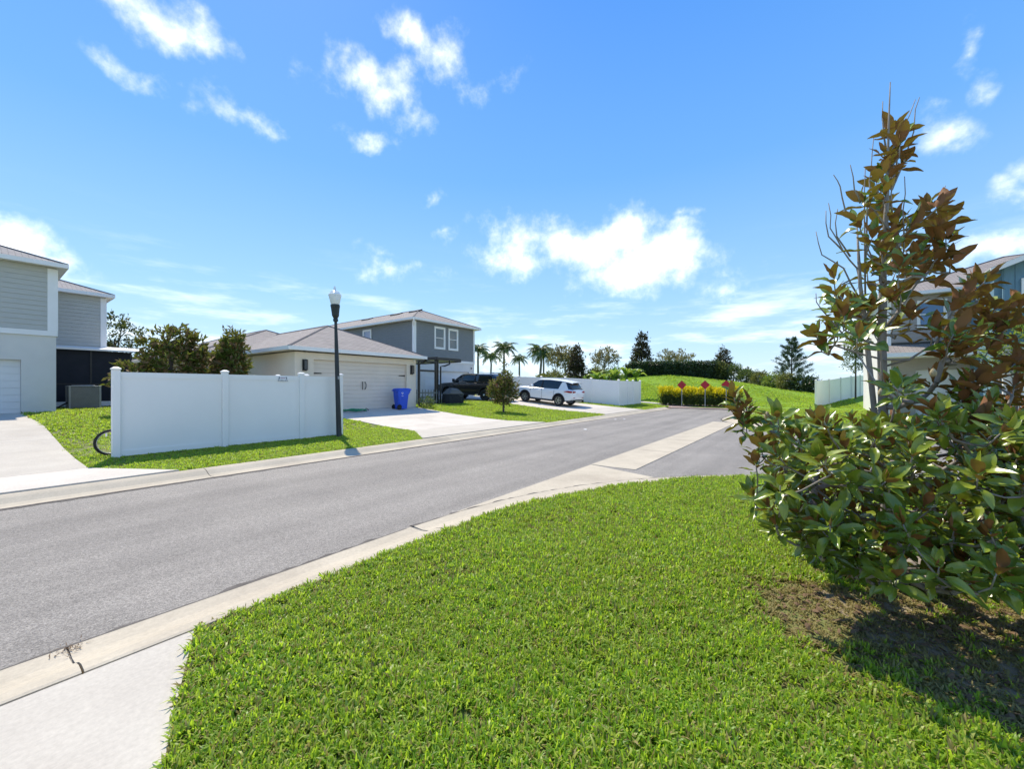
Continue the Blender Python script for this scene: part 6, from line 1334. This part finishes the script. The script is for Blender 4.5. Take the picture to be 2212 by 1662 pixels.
def shade_patch(P):   # worn bare ring under the magnolia, its own irregular shape
    dx, dy = P[:, 0]-(TB.x+.5), P[:, 1]-(TB.y-.55); r = np.sqrt((dx/1.15)**2+(dy/.9)**2); return r+.55*(vnoise(P[:, 0], P[:, 1], 2.3, 5)-.5)+.3*(vnoise(P[:, 0], P[:, 1], 7, 6)-.5)
P = sample(-3.1, 8.5, 0, 9.4, 1450); dep, lat = camdepth(P)
keep = in_poly(P, near_lawn) & (dep > .55) & (np.abs(lat) < dep*1.55+2.0)
P = P[keep]; dep = dep[keep]; dn = np.clip(1.12-.115*dep, .34, 1); r_ = shade_patch(P); bare = np.clip((r_-.35)/.5, .72, 1)
P_keep = NR.random(len(P)) < dn*bare; P = P[P_keep]; dep = dep[P_keep]; r_ = r_[P_keep]
z = np.array([gz(x, y) for x, y in P])-.014; dryf = .07+.7*np.clip((vnoise(P[:, 0], P[:, 1], 1.3, 9)-.62)*3, 0, 1)*.6+.85*np.clip((1.15-r_)/.4, 0, 1)
dry = NR.random(len(P)) < dryf; idx = np.where(dry, 8+NR.integers(0, 3, len(P)), NR.integers(0, 8, len(P)))
hs_ = (.75+.45*vnoise(P[:, 0], P[:, 1], 1.7, 3))*(.85+.3*NR.random(len(P)))*np.where(r_ < .9, .75, 1)*np.clip(1+.035*(dep-3), 1, 1.3)
scatter('near_grass', 'thick green turf of broad blades on the near corner lawn', np.column_stack([P, z]), hs_, idx, GK)
# leaf litter on the bare ring
def flake(seed):
    r = random.Random(seed); vs = [(.02*math.cos(a)*r.uniform(.6, 1.2), .011*math.sin(a)*r.uniform(.6, 1.2), .006*r.random()) for a in [k*math.pi/3 for k in range(6)]]+[(0, 0, .008)]
    me = bpy.data.meshes.new('flake'); me.from_pydata(vs, [], [(k, (k+1) % 6, 6) for k in range(6)]); me.materials.append(M['litter']); me.update(); return me
P = sample(-1.2, 3.0, 1.9, 5.0, 420); r_ = shade_patch(P); P = P[(r_ < .85+.15*NR.normal(size=len(P))) & (NR.random(len(P)) < .9)]; z = np.array([gz(x, y) for x, y in P])-.004+.012*NR.random(len(P))
scatter('leaf_litter', 'brown dead leaf litter and mulch on the bare soil under the magnolia', np.column_stack([P, z]), .6+1.0*NR.random(len(P)), NR.integers(0, 4, len(P)), [flake(s) for s in range(4)], tilt=.35)
# bare soil patch below it
ring_ = []
for k in range(40):
    a = 2*math.pi*k/40; ring_.append((TB.x+.5+.85*math.cos(a)*(1+.12*math.sin(3*a)+.08*math.sin(7*a)), TB.y-.55+.62*math.sin(a)*(1+.1*math.cos(4*a))))
sheet('bare_soil', ring_, M['soil'], lambda x, y: gz(x, y)-.007, 'bare brown soil ring under the magnolia', skirt=.0)
# turf across the street and at the far corner: larger tufts, thinner with distance
GK2 = [tuft(40+s, GMIX, blades=16, L_=(.05, .10), w=.007, spread=.07) for s in range(5)]+[tuft(60, M['grass_dry'], blades=12, L_=(.04, .08), w=.007, spread=.07)]
def quad(a, b, c, d): return [a, b, c, d]
paved = [[(XB+.02, -7.0), (XB+.02, 2.25), (-10.55, 1.3), (-23.3, 1.15), (-23.3, -6.2), (-10.55, -6.2)], [(XB+.02, 7.9), (XB+.02, 14.7), (-10.8, 14.25), (-17, 14.1), (-17, 8.5), (-13.8, 9.0), (-10.8, 9.0)], [(XB+.02, 20.8), (XB+.02, 27.2), (-11, 26.6), (-23.6, 26.6), (-23.6, 21.2), (-11, 21.25)],
         [(-40, 7.85), (HX, 7.85), (HX, 14.4), (-40, 14.4)], [(-40, -12), (GX, -12), (GX, 2.0), (-27.4, 2.0), (-27.4, 5), (-40, 5)], [(-42, SY0), (SX, SY0), (SX, SY1), (-42, SY1)], [(-23.4, 16.3), (-18.0, 16.3), (-18.0, 19.5), (-23.4, 19.5)]]
P = np.concatenate([sample(-12.2, XA0-CW, -3, 9.2, 300), sample(-27.5, -12.2, -1, 9.1, 85), sample(-20, XA0-CW, 13.5, 21.6, 170), sample(-20, XA0-CW, 26.3, 33.3, 90), sample(-3, 8, 17.5, 33.3, 70)])
bad = np.zeros(len(P), bool)
for q in paved: bad |= in_poly(P, q)
bad |= (P[:, 0] > -3.2) & ~in_poly(P, north_lawn); P = P[~bad]; z = np.array([gz(x, y) for x, y in P])-.014
P_d = np.hypot(P[:, 0], P[:, 1]); idx = np.where(NR.random(len(P)) < .06, 5, NR.integers(0, 5, len(P)))
scatter('far_grass', 'green turf on the lawns across the street', np.column_stack([P, z]), (.75+.4*NR.random(len(P)))*np.clip(P_d/16, .75, 1.25), idx, GK2)
P = np.concatenate([sample(-16, 3, 36.4, 46, 26), sample(-22, 2, 46, 58, 12)]); z = np.array([gz(x, y) for x, y in P])-.02
scatter('mound_grass', 'mown bright green grass on the mound', np.column_stack([P, z]), 1.3+.6*NR.random(len(P)), NR.integers(0, 5, len(P)), GK2)
# dry weeds in the kerb joint, fallen leaves
wd = MB(); r_ = random.Random(2)
for i in range(60):
    a = r_.uniform(0, 6.28); l = r_.uniform(.012, .04); c = Vector((XA1+.05+r_.gauss(0, .04), .36+r_.gauss(0, .035), .016)); d = Vector((math.cos(a), math.sin(a), r_.uniform(.05, .5))).normalized(); s = Vector((-d.y, d.x, 0))*.003; wd.add([c-s, c+s, c+d*l], [(0, 1, 2)])
tag(wd.build('dry_weeds', M['litter']), 'dry weeds caught in the kerb joint at the lower left', 'weeds')
for i, (x, y, z, lb) in enumerate(((1.35, 2.55, .13, 'fallen brown leaf on the grass below the magnolia shadow'), (.9, 3.05, .13, 'fallen tan leaf at the edge of the bare soil'), (1.9, 3.3, .13, 'fallen pale leaf in the magnolia shade'))):
    o = link('fallen_leaf', ML[i], None); o.matrix_world = Matrix.Translation((x, y, z)) @ Euler((2.9, .2*i, 1.7*i)).to_matrix().to_4x4() @ Matrix.Scale(.10, 4); tag(o, lb, 'leaf')
